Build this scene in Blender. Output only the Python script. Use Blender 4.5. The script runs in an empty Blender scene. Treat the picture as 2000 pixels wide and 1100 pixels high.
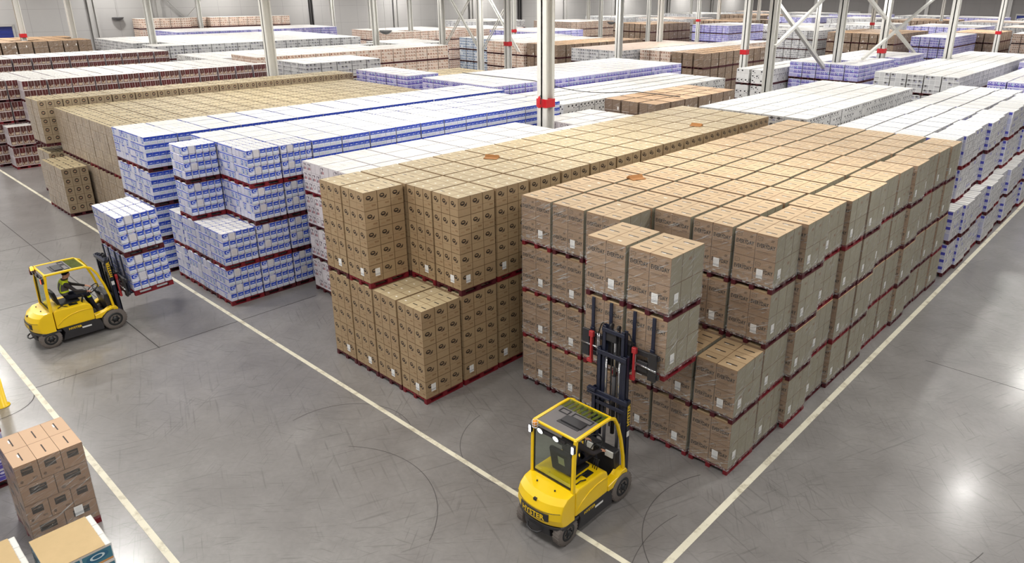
import bpy, bmesh, math, random
from mathutils import Vector, Matrix
from mathutils.bvhtree import BVHTree

random.seed(7)
SC = bpy.context.scene
COL = SC.collection

# ------------------------------------------------------------------ camera
F_PX, CX, CY = 1396.5354, 1080.5732, 479.1317          # calibrated on the 2000x1100 frame
YAW, PITCH, ROLL = math.radians(-41.7196), math.radians(19.6650), math.radians(0.3769)
CAM = Vector((0.0, 0.0, 9.6))
_fwd = Vector((math.sin(YAW) * math.cos(PITCH), math.cos(YAW) * math.cos(PITCH), -math.sin(PITCH)))
_right = Vector((math.cos(YAW), -math.sin(YAW), 0))
_up = _right.cross(_fwd)
C_R = _right * math.cos(ROLL) + _up * math.sin(ROLL)
C_U = -_right * math.sin(ROLL) + _up * math.cos(ROLL)
cd = bpy.data.cameras.new('camera')
cam = bpy.data.objects.new('camera', cd)
COL.objects.link(cam)
cd.sensor_fit = 'HORIZONTAL'
cd.sensor_width = 36.0
cd.lens = 36.0 * F_PX / 2000.0
cd.shift_x = (1000 - CX) / 2000.0
cd.shift_y = -(550 - CY) / 2000.0
cd.clip_start, cd.clip_end = 0.1, 600
cam.matrix_world = Matrix(((C_R.x, C_U.x, -_fwd.x, CAM.x), (C_R.y, C_U.y, -_fwd.y, CAM.y), (C_R.z, C_U.z, -_fwd.z, CAM.z), (0, 0, 0, 1)))
SC.camera = cam


def project(p):
    d = Vector(p) - CAM
    z = d.dot(_fwd)
    if z < 0.05:
        return None
    return (CX + F_PX * d.dot(C_R) / z, CY - F_PX * d.dot(C_U) / z, z)


# ------------------------------------------------------------------ world, lamps, exposure
w = bpy.data.worlds.new('world')
SC.world = w
w.use_nodes = True
w.node_tree.nodes['Background'].inputs[0].default_value = (0.9, 0.95, 1.0, 1)
w.node_tree.nodes['Background'].inputs[1].default_value = 0.02
SC.view_settings.view_transform = 'Standard'
SC.view_settings.look = 'None'
SC.view_settings.gamma = 1.0
SC.view_settings.use_curve_mapping = False
SC.view_settings.exposure = 0.14
LAMP_W, CEIL = 280.0, 12.0
xs_l = [6.5, 1.4, -3.7, -8.8, -13.9, -19.0, -26.0, -36.0, -46.0, -56.0, -66.0, -76.0, -86.0, -94.0]
ys_l = [-8, 5, 18, 31, 44, 57, 72, 90, 110, 132, 156, 180]
for iy, y in enumerate(ys_l):
    for ix, x in enumerate(xs_l):
        if x > -2 and y > 60:
            continue
        wx = 5.1 if x > -22 else 10.0
        wy = 13.0 if y < 65 else (19.0 if y < 100 else 23.0)
        ld = bpy.data.lights.new('bay_lamp', 'AREA')
        ld.shape = 'RECTANGLE'
        ld.size, ld.size_y = 0.5, 1.4
        ld.energy = LAMP_W * wx * wy / (5.1 * 13.0)
        ld.color = (1.0, 0.975, 0.94)
        lo = bpy.data.objects.new('bay_lamp', ld)
        lo.location = (x, y, 11.2)
        COL.objects.link(lo)
cy = SC.cycles
cy.max_bounces = 5
cy.diffuse_bounces = 3
cy.glossy_bounces = 3
cy.transmission_bounces = 4
cy.transparent_max_bounces = 10
cy.caustics_reflective = False
cy.caustics_refractive = False
cy.sample_clamp_indirect = 4.0
cy.use_denoising = True
cy.use_adaptive_sampling = True


# ------------------------------------------------------------------ node helpers
def srgb(r, g, b):
    f = lambda c: (c / 255 / 12.92) if c / 255 <= 0.04045 else ((c / 255 + 0.055) / 1.055) ** 2.4
    return (f(r), f(g), f(b), 1.0)


class NT:
    def __init__(s, name):
        s.mat = bpy.data.materials.new(name)
        s.mat.use_nodes = True
        s.t = s.mat.node_tree
        s.bs = s.t.nodes['Principled BSDF']
        s.out = s.t.nodes['Material Output']

    def n(s, typ, **kw):
        nd = s.t.nodes.new(typ)
        for k, v in kw.items():
            setattr(nd, k, v)
        return nd

    def put(s, sock, v):
        if isinstance(v, bpy.types.NodeSocket):
            s.t.links.new(v, sock)
        else:
            sock.default_value = v

    def m(s, op, a, b=0.0, c=None):
        nd = s.n('ShaderNodeMath', operation=op)
        s.put(nd.inputs[0], a)
        s.put(nd.inputs[1], b)
        if c is not None:
            s.put(nd.inputs[2], c)
        return nd.outputs[0]

    def mix(s, f, a, b):
        nd = s.n('ShaderNodeMix', data_type='RGBA')
        s.put(nd.inputs[0], f)
        s.put(nd.inputs[6], a)
        s.put(nd.inputs[7], b)
        return nd.outputs[2]

    def uv(s):
        nd = s.n('ShaderNodeTexCoord')
        sp = s.n('ShaderNodeSeparateXYZ')
        s.t.links.new(nd.outputs['UV'], sp.inputs[0])
        return sp.outputs[0], sp.outputs[1]

    def objco(s):
        return s.n('ShaderNodeTexCoord').outputs['Object']

    def xyz(s, a, b, c):
        nd = s.n('ShaderNodeCombineXYZ')
        s.put(nd.inputs[0], a); s.put(nd.inputs[1], b); s.put(nd.inputs[2], c)
        return nd.outputs[0]

    def noise(s, vec, scale, detail=2.0, rough=0.5):
        nd = s.n('ShaderNodeTexNoise')
        s.put(nd.inputs['Vector'], vec)
        nd.inputs['Scale'].default_value = scale
        nd.inputs['Detail'].default_value = detail
        nd.inputs['Roughness'].default_value = rough
        return nd.outputs[0]

    def white(s, vec):
        nd = s.n('ShaderNodeTexWhiteNoise', noise_dimensions='3D')
        s.put(nd.inputs['Vector'], vec)
        return nd.outputs[0]

    def rand(s):
        return s.n('ShaderNodeObjectInfo').outputs['Random']

    def ramp(s, f, pts):
        nd = s.n('ShaderNodeValToRGB')
        s.put(nd.inputs[0], f)
        e = nd.color_ramp.elements
        e[0].position, e[0].color = pts[0]
        e[1].position, e[1].color = pts[-1]
        for p, c in pts[1:-1]:
            k = e.new(p); k.color = c
        return nd.outputs[0]

    def inside(s, x, lo, hi):
        return s.m('MULTIPLY', s.m('GREATER_THAN', x, lo), s.m('LESS_THAN', x, hi))

    def disk(s, u, v, cu, cv, ru, rv):
        a = s.m('DIVIDE', s.m('SUBTRACT', u, cu), ru)
        b = s.m('DIVIDE', s.m('SUBTRACT', v, cv), rv)
        return s.m('ADD', s.m('MULTIPLY', a, a), s.m('MULTIPLY', b, b))

    def done(s, col, rough=0.6, spec=0.4, metal=0.0, coat=0.0, bump=None, bstr=0.2):
        s.put(s.bs.inputs['Base Color'], col)
        s.put(s.bs.inputs['Roughness'], rough)
        s.bs.inputs['Specular IOR Level'].default_value = spec
        s.bs.inputs['Metallic'].default_value = metal
        if coat:
            s.bs.inputs['Coat Weight'].default_value = coat
            s.bs.inputs['Coat Roughness'].default_value = 0.18
        if bump is not None:
            b = s.n('ShaderNodeBump')
            b.inputs['Strength'].default_value = bstr
            b.inputs['Distance'].default_value = 0.02
            s.put(b.inputs['Height'], bump)
            s.t.links.new(b.outputs[0], s.bs.inputs['Normal'])
        return s.mat


def plain(name, col, rough=0.5, spec=0.5, metal=0.0, noise=0.08, scale=6.0, coat=0.0):
    t = NT(name)
    nz = t.noise(t.objco(), scale, 3.0)
    d = tuple(c * (1 - noise * 2) for c in col[:3]) + (1,)
    l = tuple(min(1, c * (1 + noise)) for c in col[:3]) + (1,)
    return t.done(t.mix(nz, d, l), rough, spec, metal, coat)


def emit(name, col, strength):
    t = NT(name)
    t.done(col, 0.4)
    t.bs.inputs['Emission Color'].default_value = col
    t.bs.inputs['Emission Strength'].default_value = strength
    return t.mat


def side_mat(name, base, base2=None, bands=(), blobs=(), vlines=(), seam=None, rough=0.55, mott=0.1, film=0.0, coat=0.0):
    """Printed side of a carton or pack; one UV unit is one pack, the whole part of the UV seeds it."""
    t = NT(name)
    u, v = t.uv()
    fu, fv = t.m('FRACT', u), t.m('FRACT', v)
    iu, iv = t.m('FLOOR', u), t.m('FLOOR', v)
    r = t.rand()
    rnd = t.white(t.xyz(iu, iv, t.m('MULTIPLY', r, 97.0)))
    rnd2 = t.white(t.xyz(iv, t.m('ADD', iu, 31.7), t.m('MULTIPLY', r, 41.0)))
    col = t.mix(rnd, base, base2 or base)
    if mott:
        nz = t.noise(t.xyz(t.m('MULTIPLY', u, 1.0), v, r), 3.3, 3.0, 0.65)
        dk = tuple(c * (1 - mott * 2.2) for c in base[:3]) + (1,)
        col = t.mix(t.m('MULTIPLY', t.m('SUBTRACT', 1.0, nz), 0.75), col, dk)
    for (v0, v1, c, p) in bands:
        f = t.inside(fv, v0, v1)
        if p < 1:
            f = t.m('MULTIPLY', f, t.m('LESS_THAN', rnd2, p))
        col = t.mix(f, col, c)
    for (kind, cu, cv, ru, rv, c, p) in blobs:
        if kind == 'box':
            f = t.m('MULTIPLY', t.inside(fu, cu - ru, cu + ru), t.inside(fv, cv - rv, cv + rv))
        else:
            d = t.disk(fu, fv, cu, cv, ru, rv)
            f = t.m('LESS_THAN', d, 1.0) if kind == 'disk' else t.inside(d, 0.45, 1.0)
        if p < 1:
            f = t.m('MULTIPLY', f, t.m('LESS_THAN', rnd2, p))
        col = t.mix(f, col, c)
    for (n, wd, c, v0, v1) in vlines:
        f = t.m('LESS_THAN', t.m('FRACT', t.m('MULTIPLY', fu, n)), wd)
        f = t.m('MULTIPLY', f, t.inside(fv, v0, v1))
        col = t.mix(f, col, c)
    if seam:
        sw, sc = seam
        e = t.m('MINIMUM', t.m('MINIMUM', fu, t.m('SUBTRACT', 1.0, fu)), t.m('MINIMUM', fv, t.m('SUBTRACT', 1.0, fv)))
        col = t.mix(t.m('LESS_THAN', e, sw), col, sc)
    bump = None
    if film:  # pale streaks: the wrap's sheen mixed into the colour
        st = t.noise(t.xyz(t.m('MULTIPLY', t.m('ADD', u, t.m('MULTIPLY', v, 0.55)), 0.35), t.m('MULTIPLY', t.m('SUBTRACT', v, t.m('MULTIPLY', u, 0.35)), 3.2), r), 3.0, 3.0, 0.6)
        f = t.ramp(st, [(0.55, (0, 0, 0, 1)), (0.68, (1, 1, 1, 1))])
        col = t.mix(t.m('MULTIPLY', f, film), col, (0.75, 0.75, 0.74, 1))
        bump = st
    return t.done(col, rough, 0.5, 0.0, coat, bump, 0.12)


def top_mat(name, base, dark, nu=1, nv=1, dash=(0.3, 0.04), pdash=0.6, seam=None, dots=0, rough=0.6, mott=0.06, light=None):
    t = NT(name)
    u0, v0 = t.uv()
    u, v = t.m('MULTIPLY', u0, float(nu)), t.m('MULTIPLY', v0, float(nv))
    fu, fv = t.m('FRACT', u), t.m('FRACT', v)
    r = t.rand()
    rnd = t.white(t.xyz(t.m('FLOOR', u), t.m('FLOOR', v), t.m('MULTIPLY', r, 77.0)))
    dk = tuple(c * (1 - mott * 3) for c in base[:3]) + (1,)
    col = t.mix(rnd, base, dk)
    col = t.mix(t.m('MULTIPLY', t.noise(t.xyz(u, v, r), 2.2, 3.0, 0.6), 0.5), col, dk)
    if dots:
        du, dv = t.m('FRACT', t.m('MULTIPLY', u, float(dots))), t.m('FRACT', t.m('MULTIPLY', v, float(dots)))
        d = t.disk(du, dv, 0.5, 0.5, 0.16, 0.16)
        col = t.mix(t.m('MULTIPLY', t.m('LESS_THAN', d, 1.0), 0.6), col, dark)
    if seam:
        e1 = t.m('MINIMUM', fu, t.m('SUBTRACT', 1.0, fu))
        e2 = t.m('MINIMUM', fv, t.m('SUBTRACT', 1.0, fv))
        f = t.m('MAXIMUM', t.m('LESS_THAN', e1, seam[0]), t.m('LESS_THAN', e2, seam[1]))
        col = t.mix(f, col, seam[2])
    if dash:
        f = t.m('MULTIPLY', t.m('LESS_THAN', t.m('ABSOLUTE', t.m('SUBTRACT', fu, 0.5)), dash[0]), t.m('LESS_THAN', t.m('ABSOLUTE', t.m('SUBTRACT', fv, 0.5)), dash[1]))
        if light is not None:
            g = t.m('MULTIPLY', t.m('LESS_THAN', t.m('ABSOLUTE', t.m('SUBTRACT', fu, 0.42)), 0.1), t.m('LESS_THAN', t.m('ABSOLUTE', t.m('SUBTRACT', fv, 0.44)), dash[1] * 1.2))
            col = t.mix(t.m('MULTIPLY', g, t.m('GREATER_THAN', rnd, 0.35)), col, light)
        col = t.mix(t.m('MULTIPLY', f, t.m('LESS_THAN', rnd, pdash)), col, dark)
    return t.done(col, rough, 0.4)


# ------------------------------------------------------------------ mesh builder
class MB:
    def __init__(s):
        s.v, s.f, s.m, s.uv, s.s = [], [], [], [], []

    def face(s, idx, m=0, uvs=None, smooth=False):
        s.f.append(tuple(idx)); s.m.append(m); s.s.append(smooth)
        s.uv.extend(uvs if uvs else [(0.5, 0.5)] * len(idx))

    def box(s, x0, x1, y0, y1, z0, z1, mats=(0, 0, 0), seed=(0, 0), span=(1, 1, 1), nobot=False):
        b = len(s.v)
        s.v += [(x0, y0, z0), (x1, y0, z0), (x1, y1, z0), (x0, y1, z0), (x0, y0, z1), (x1, y0, z1), (x1, y1, z1), (x0, y1, z1)]
        nx, ny, nz = span
        q = lambda a, c: [(seed[0] + 0.001, seed[1] + 0.001), (seed[0] + a - 0.001, seed[1] + 0.001), (seed[0] + a - 0.001, seed[1] + c - 0.001), (seed[0] + 0.001, seed[1] + c - 0.001)]
        s.face((b, b + 1, b + 5, b + 4), mats[0], q(nx, nz))
        s.face((b + 1, b + 2, b + 6, b + 5), mats[1], q(ny, nz))
        s.face((b + 2, b + 3, b + 7, b + 6), mats[0], q(nx, nz))
        s.face((b + 3, b, b + 4, b + 7), mats[1], q(ny, nz))
        s.face((b + 4, b + 5, b + 6, b + 7), mats[2], q(nx, ny))
        if not nobot:
            s.face((b + 3, b + 2, b + 1, b), mats[2], q(nx, ny))

    def prism(s, prof, x0, x1, m=0, axis='x', nseg=1):
        """profile of (a, b) pairs swept along one axis; x: (y,z)  y: (x,z)  z: (x,y)"""
        n = len(prof)
        rows = []
        for k in range(nseg + 1):
            t = x0 + (x1 - x0) * k / nseg
            base = len(s.v)
            for a, b in prof:
                s.v.append({'x': (t, a, b), 'y': (a, t, b), 'z': (a, b, t)}[axis])
            rows.append(base)
        for k in range(nseg):
            for i in range(n):
                j = (i + 1) % n
                s.face((rows[k] + i, rows[k] + j, rows[k + 1] + j, rows[k + 1] + i), m)
        s.face([rows[0] + i for i in range(n)][::-1], m)
        s.face([rows[-1] + i for i in range(n)], m)

    def tube(s, pts, r, m=0, n=8, cap=True):
        pts = [Vector(p) for p in pts]
        rr = r if isinstance(r, (list, tuple)) else [r] * len(pts)
        rings = []
        prev = None
        for i, p in enumerate(pts):
            d = (pts[min(i + 1, len(pts) - 1)] - pts[max(i - 1, 0)]).normalized()
            if prev is None:
                a = d.cross(Vector((0, 0, 1)))
                if a.length < 1e-3:
                    a = d.cross(Vector((1, 0, 0)))
            else:
                a = prev - d * prev.dot(d)
            a.normalize(); prev = a
            b = d.cross(a)
            base = len(s.v)
            for k in range(n):
                t = 2 * math.pi * k / n
                s.v.append(tuple(p + (a * math.cos(t) + b * math.sin(t)) * rr[i]))
            rings.append(base)
        for i in range(len(pts) - 1):
            for k in range(n):
                k2 = (k + 1) % n
                s.face((rings[i] + k, rings[i] + k2, rings[i + 1] + k2, rings[i + 1] + k), m, smooth=True)
        if cap:
            s.face([rings[0] + k for k in range(n)][::-1], m)
            s.face([rings[-1] + k for k in range(n)], m)

    def bar(s, pts, wd, ht, m=0, side=(1, 0, 0)):
        """rectangular section swept along a path; wd along `side`, ht across"""
        pts = [Vector(p) for p in pts]
        sd = Vector(side).normalized()
        rings = []
        for i, p in enumerate(pts):
            d = (pts[min(i + 1, len(pts) - 1)] - pts[max(i - 1, 0)]).normalized()
            nn = sd.cross(d).normalized()
            base = len(s.v)
            for a, b in ((-1, -1), (1, -1), (1, 1), (-1, 1)):
                s.v.append(tuple(p + sd * (a * wd / 2) + nn * (b * ht / 2)))
            rings.append(base)
        for i in range(len(pts) - 1):
            for k in range(4):
                k2 = (k + 1) % 4
                s.face((rings[i] + k, rings[i] + k2, rings[i + 1] + k2, rings[i + 1] + k), m)
        s.face([rings[0] + k for k in range(4)][::-1], m)
        s.face([rings[-1] + k for k in range(4)], m)

    def lathe(s, prof, c, axis='x', m=0, n=28, mats=None):
        """(offset along axis, radius) profile turned about the axis through c"""
        c = Vector(c)
        rows = []
        for (o, r) in prof:
            base = len(s.v)
            for k in range(n):
                t = 2 * math.pi * k / n
                ca, sa = r * math.cos(t), r * math.sin(t)
                s.v.append(tuple(c + (Vector((o, ca, sa)) if axis == 'x' else Vector((ca, sa, o)))))
            rows.append(base)
        for i in range(len(prof) - 1):
            for k in range(n):
                k2 = (k + 1) % n
                s.face((rows[i] + k, rows[i] + k2, rows[i + 1] + k2, rows[i + 1] + k), mats[i] if mats else m, smooth=True)
        s.face([rows[0] + k for k in range(n)][::-1], mats[0] if mats else m)
        s.face([rows[-1] + k for k in range(n)], mats[-1] if mats else m)

    def poly(s, pts, m=0):
        b = len(s.v)
        s.v += [tuple(p) for p in pts]
        s.face(range(b, b + len(pts)), m)

    def text(s, word, origin, ex, ey, size, m=0, warp=None, wide=1.0):
        vs, fs, wd = text_mesh(word)
        b = len(s.v)
        o, ex, ey = Vector(origin), Vector(ex), Vector(ey)
        for (x, y) in vs:
            p = o + ex * ((x - wd / 2) * size * wide) + ey * (y * size)
            s.v.append(tuple(warp(p) if warp else p))
        for f in fs:
            s.face([b + i for i in f], m)

    def build(s, name, mats, bevel=0.0, seg=1, fix=True):
        me = bpy.data.meshes.new(name)
        me.from_pydata(s.v, [], s.f)
        for mt in (mats if isinstance(mats, (list, tuple)) else [mats]):
            me.materials.append(mt)
        me.polygons.foreach_set('material_index', s.m)
        me.polygons.foreach_set('use_smooth', s.s)
        uvl = me.uv_layers.new(name='UVMap')
        uvl.data.foreach_set('uv', [c for p in s.uv for c in p])
        if bevel or fix:
            bm = bmesh.new(); bm.from_mesh(me)
            if fix and not bevel:
                pass
            if bevel:
                bmesh.ops.recalc_face_normals(bm, faces=bm.faces)
                es = [e for e in bm.edges if len(e.link_faces) == 2 and e.calc_face_angle(0) > 0.6]
                bmesh.ops.bevel(bm, geom=es, offset=bevel, segments=seg, affect='EDGES', profile=0.6, clamp_overlap=True)
                bm.to_mesh(me)
            bm.free()
        me.update()
        return me


_TXT = {}


def text_mesh(word):
    if word in _TXT:
        return _TXT[word]
    cu = bpy.data.curves.new('lettering', 'FONT')
    cu.body = word
    cu.size = 1.0
    cu.offset = 0.030
    cu.resolution_u = 2
    ob = bpy.data.objects.new('lettering', cu)
    COL.objects.link(ob)
    dg = bpy.context.evaluated_depsgraph_get()
    me = bpy.data.meshes.new_from_object(ob.evaluated_get(dg))
    vs = [(v.co.x, v.co.y) for v in me.vertices]
    fs = [tuple(p.vertices) for p in me.polygons]
    COL.objects.unlink(ob)
    bpy.data.objects.remove(ob)
    bpy.data.curves.remove(cu)
    bpy.data.meshes.remove(me)
    x0 = min(v[0] for v in vs)
    vs = [(x - x0, y) for x, y in vs]
    _TXT[word] = (vs, fs, max(v[0] for v in vs))
    return _TXT[word]


def obj(name, mesh, parent=None, loc=(0, 0, 0), rot=None):
    o = bpy.data.objects.new(name, mesh)
    COL.objects.link(o)
    o.parent = parent
    o.location = loc
    if rot:
        o.rotation_euler = rot
    return o


def tag(o, label, cat, group=None):
    o['label'] = label
    o['category'] = cat
    if group:
        o['group'] = group
    return o


def struct(name, mesh, parent=None, loc=(0, 0, 0)):
    o = obj(name, mesh, parent, loc)
    o['kind'] = 'structure'
    return o


ORD = ['zeroth', 'first', 'second', 'third', 'fourth', 'fifth', 'sixth', 'seventh', 'eighth', 'ninth', 'tenth', 'eleventh', 'twelfth', 'thirteenth',
       'fourteenth', 'fifteenth', 'sixteenth', 'seventeenth', 'eighteenth', 'nineteenth', 'twentieth', 'twenty-first', 'twenty-second', 'twenty-third',
       'twenty-fourth', 'twenty-fifth', 'twenty-sixth', 'twenty-seventh', 'twenty-eighth', 'twenty-ninth', 'thirtieth']

# ------------------------------------------------------------------ the hall
def floor_mat():
    t = NT('polished_concrete')
    co = t.objco()
    big = t.noise(co, 0.16, 4.0, 0.6)
    mid = t.noise(co, 0.9, 5.0, 0.65)
    fine = t.noise(co, 9.0, 3.0, 0.6)
    col = t.ramp(t.m('ADD', t.m('MULTIPLY', big, 0.6), t.m('MULTIPLY', mid, 0.4)), [(0.3, srgb(108, 105, 103)), (0.5, srgb(128, 125, 123)), (0.72, srgb(150, 148, 145))])
    col = t.mix(t.m('MULTIPLY', t.m('SUBTRACT', fine, 0.35), 0.5), col, srgb(96, 93, 92))
    sp = t.n('ShaderNodeSeparateXYZ'); t.put(sp.inputs[0], co)
    x, y = sp.outputs[0], sp.outputs[1]
    # tyre scuffs and scratches of several directions
    for k, (a, sc) in enumerate(((0.35, 1.5), (1.2, 1.2), (2.2, 1.7), (2.8, 1.1), (0.8, 2.2))):
        ca, sa = math.cos(a), math.sin(a)
        p = t.m('ADD', t.m('MULTIPLY', x, ca), t.m('MULTIPLY', y, sa))
        q = t.m('SUBTRACT', t.m('MULTIPLY', y, ca), t.m('MULTIPLY', x, sa))
        nz = t.noise(t.xyz(t.m('MULTIPLY', p, 0.6 * sc), t.m('MULTIPLY', q, 15.0 * sc), 3.1 * k), 1.0, 2.0, 0.5)
        msk = t.noise(t.xyz(x, y, 9.0 + k * 5), 0.35, 2.0)
        f = t.m('MULTIPLY', t.ramp(nz, [(0.63, (0, 0, 0, 1)), (0.69, (1, 1, 1, 1))]), t.ramp(msk, [(0.40, (0, 0, 0, 1)), (0.58, (1, 1, 1, 1))]))
        col = t.mix(t.m('MULTIPLY', f, 0.34), col, srgb(70, 67, 66))
    rough = t.m('ADD', 0.38, t.m('MULTIPLY', mid, 0.2))
    t.bs.inputs['Coat Weight'].default_value = 0.8
    t.put(t.bs.inputs['Coat Roughness'], t.m('ADD', 0.13, t.m('MULTIPLY', t.noise(co, 0.5, 2.0, .5), 0.16)))
    return t.done(col, rough, 0.5)


def wall_mat(name, c):
    t = NT(name)
    co = t.objco()
    sp = t.n('ShaderNodeSeparateXYZ'); t.put(sp.inputs[0], co)
    s = t.m('ADD', sp.outputs[0], sp.outputs[1])
    seam = t.m('LESS_THAN', t.m('FRACT', t.m('DIVIDE', s, 3.0)), 0.012)
    seam2 = t.m('LESS_THAN', t.m('FRACT', t.m('DIVIDE', sp.outputs[2], 2.4)), 0.012)
    nz = t.noise(co, 0.4, 3.0)
    col = t.mix(nz, tuple(k * 0.88 for k in c[:3]) + (1,), c)
    col = t.mix(t.m('MULTIPLY', t.m('MAXIMUM', seam, seam2), 0.5), col, tuple(k * 0.4 for k in c[:3]) + (1,))
    return t.done(col, 0.55, 0.4)


M_FLOOR = floor_mat()
M_WALL = wall_mat('pale_wall_panel', srgb(176, 174, 172))
M_WALL_D = wall_mat('grey_wall_panel', srgb(120, 117, 115))
M_CEIL = plain('ceiling_sheet', srgb(205, 205, 203), 0.7, 0.2)
M_STEEL = plain('white_steel', srgb(214, 213, 207), 0.45, 0.5, noise=0.04)
M_STEELG = plain('grey_steel', srgb(170, 168, 165), 0.45, 0.5, noise=0.05)
M_DARK = plain('dark_steel', srgb(62, 60, 60), 0.5, 0.5)
M_RED = plain('red_paint', srgb(196, 22, 34), 0.45, 0.5)
M_BLUE = plain('blue_sheet', srgb(28, 44, 120), 0.45, 0.5)
M_LINE = None

X0, X1, Y0, Y1 = -98.0, 14.0, -16.0, 192.0


def slab(name, x0, x1, y0, y1, z0, z1, mt):
    b = MB(); b.box(x0, x1, y0, y1, z0, z1)
    return struct(name, b.build(name, mt))


slab('floor', X0, X1, Y0, Y1, -0.3, 0.0, M_FLOOR)
slab('ceiling', X0, X1, Y0, Y1, CEIL, CEIL + 0.3, M_CEIL)
slab('wall_west', X0 - 0.4, X0, Y0, Y1, -0.3, CEIL + 0.3, M_WALL)
slab('wall_north', X0, X1, Y1, Y1 + 0.4, -0.3, CEIL + 0.3, M_WALL_D)
slab('wall_south', X0, X1, Y0 - 0.4, Y0, -0.3, CEIL + 0.3, M_WALL)
slab('wall_east', X1, X1 + 0.4, Y0, Y1, -0.3, CEIL + 0.3, M_WALL)

t = NT('worn_line_paint')
co = t.objco()
nz = t.noise(co, 3.0, 5.0, 0.7)
M_LINE = t.done(t.mix(t.ramp(nz, [(0.36, (1, 1, 1, 1)), (0.5, (0, 0, 0, 1))]), srgb(226, 221, 200), srgb(190, 182, 160)), 0.5, 0.4)
M_JOINT = plain('joint_filler', srgb(62, 60, 58), 0.7, 0.3)
M_SCUFF = plain('tyre_rubber_mark', srgb(84, 81, 80), 0.6, 0.3)
slab('floor_marking', -97.9, -3.4, 8.36, 8.47, 0.0, 0.003, M_LINE)
slab('floor_marking', -5.235, -5.095, 7.2, 191.0, 0.0, 0.003, M_LINE)
slab('floor_marking', -97.9, -11.2, 2.98, 3.10, 0.0, 0.003, M_LINE)
for (xa, xb, ya, yb) in ((-20.35, -20.325, 2.95, 11.0), (-40.0, -20.3, 6.05, 6.075), (-26.6, -26.575, -6.0, 8.3), (-4.0, 9.0, 20.0, 20.02), (-33.0, -32.975, 2.95, 8.2)):
    slab('floor_joint', xa, xb, ya, yb, 0.0, 0.0015, M_JOINT)


def arc(cx, cy, r, a0, a1, wd, mt, name):
    b = MB()
    n = 28
    for k in range(n + 1):
        a = math.radians(a0 + (a1 - a0) * k / n)
        for rr in (r - wd / 2, r + wd / 2):
            b.v.append((cx + rr * math.cos(a), cy + rr * math.sin(a), 0.0022))
    for k in range(n):
        b.face((2 * k, 2 * k + 1, 2 * k + 3, 2 * k + 2))
    return struct(name, b.build(name, mt))


arc(-20.15, 2.15, 0.85, -75, 100, 0.025, M_JOINT, 'floor_joint')
for a in ((-4.2, 10.4, 2.1, 150, 285, 0.018), (-12.6, 7.0, 1.6, 60, 190, 0.015), (-3.2, 9.4, 2.6, 165, 230, 0.015), (-10.8, 5.2, 2.4, 30, 130, 0.014), (-9.4, 10.0, 1.7, 185, 300, 0.015),
          (-4.0, 13.5, 3.0, 280, 350, 0.014)):
    arc(*a, M_SCUFF, 'floor_scuff')

# steel columns: (x, y, width, guard-band height or None, material)
def column(x, y, wd, band=None, mt=M_STEEL, depth=None):
    b = MB()
    h = wd / 2
    d = (depth or wd) / 2
    tw = wd * 0.16
    b.box(x - h, x + h, y - d, y - d + tw, 0, CEIL - 0.02)
    b.box(x - h, x + h, y + d - tw, y + d, 0, CEIL - 0.02)
    b.box(x - tw / 2, x + tw / 2, y - d, y + d, 0, CEIL - 0.02)
    b.box(x - h - 0.1, x + h + 0.1, y - d - 0.1, y + d + 0.1, 0, 0.03)
    o = struct('steel_column', b.build('steel_column', mt))
    if band:
        c = MB()
        c.box(x - h - 0.025, x + h + 0.025, y - d - 0.025, y + d + 0.025, band - 0.17, band + 0.17)
        obj('guard_band', c.build('guard_band', M_RED, 0.01), o)
    return o


def col_at(px, py, wpx, wd=0.45, band=None, mt=M_STEEL):
    """stand a column of real width wd where its apparent width puts it"""
    dep = wd * F_PX / wpx
    r = _fwd + C_R * ((px - CX) / F_PX) - C_U * ((py - CY) / F_PX)
    p = CAM + r * dep
    return (round(p.x, 2), round(p.y, 2))


COLS = [(-19.9, 21.8, 0.5, 5.25), (-42.8, 22.0, .5, None), (-71.0, 25.6, .5, None), (-84.0, 23.1, .46, None), (-82.6, 18.6, .46, 5.3), (-95.3, 40.3, .45, None), (-89.6, 55.5, .45, None),
        (-61.4, 42.6, .46, None), (-79.9, 54.9, .45, None), (-72.7, 55.5, .45, None), (-54.1, 44.9, .45, None), (-48.9, 44.9, .45, None), (-43.9, 43.4, .45, 5.35), (-60.9, 61.2, .45, 5.1),
        (-83.4, 102.4, .45, None), (-68.1, 86.5, .45, None), (-35.8, 47.9, .45, None), (-41.2, 61.8, .45, None), (-62.9, 91.2, .45, None), (-87.7, 143.3, .45, None), (-57.4, 96.0, .45, 5.5),
        (-66.4, 117.8, .45, None), (-25.6, 49.6, .45, 5.4), (-60.9, 121.9, .45, None), (-20.2, 42.5, .49, None), (-37.9, 92.0, .45, None), (-20.2, 53.3, .48, None), (-35.6, 105.0, .45, 5.5),
        (-19.0, 59.0, .49, 5.35), (-37.1, 143.9, .45, None), (-15.1, 62.0, .49, None), (-18.4, 95.0, .5, 5.4)]
for c in COLS:
    column(c[0], c[1], c[2], c[3])


def brace(pts, rad=0.09, name='cross_brace'):
    b = MB()
    for a, c in pts:
        b.bar([a, c], rad * 2, rad * 2, side=(0, 0, 1) if abs(Vector(c).z - Vector(a).z) < 0.1 else (1, 0.01, 0))
    struct(name, b.build(name, M_STEEL))


def zat(a, b, y):
    k = (y - a[0]) / (b[0] - a[0])
    return a[1] + (b[1] - a[1]) * k


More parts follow.
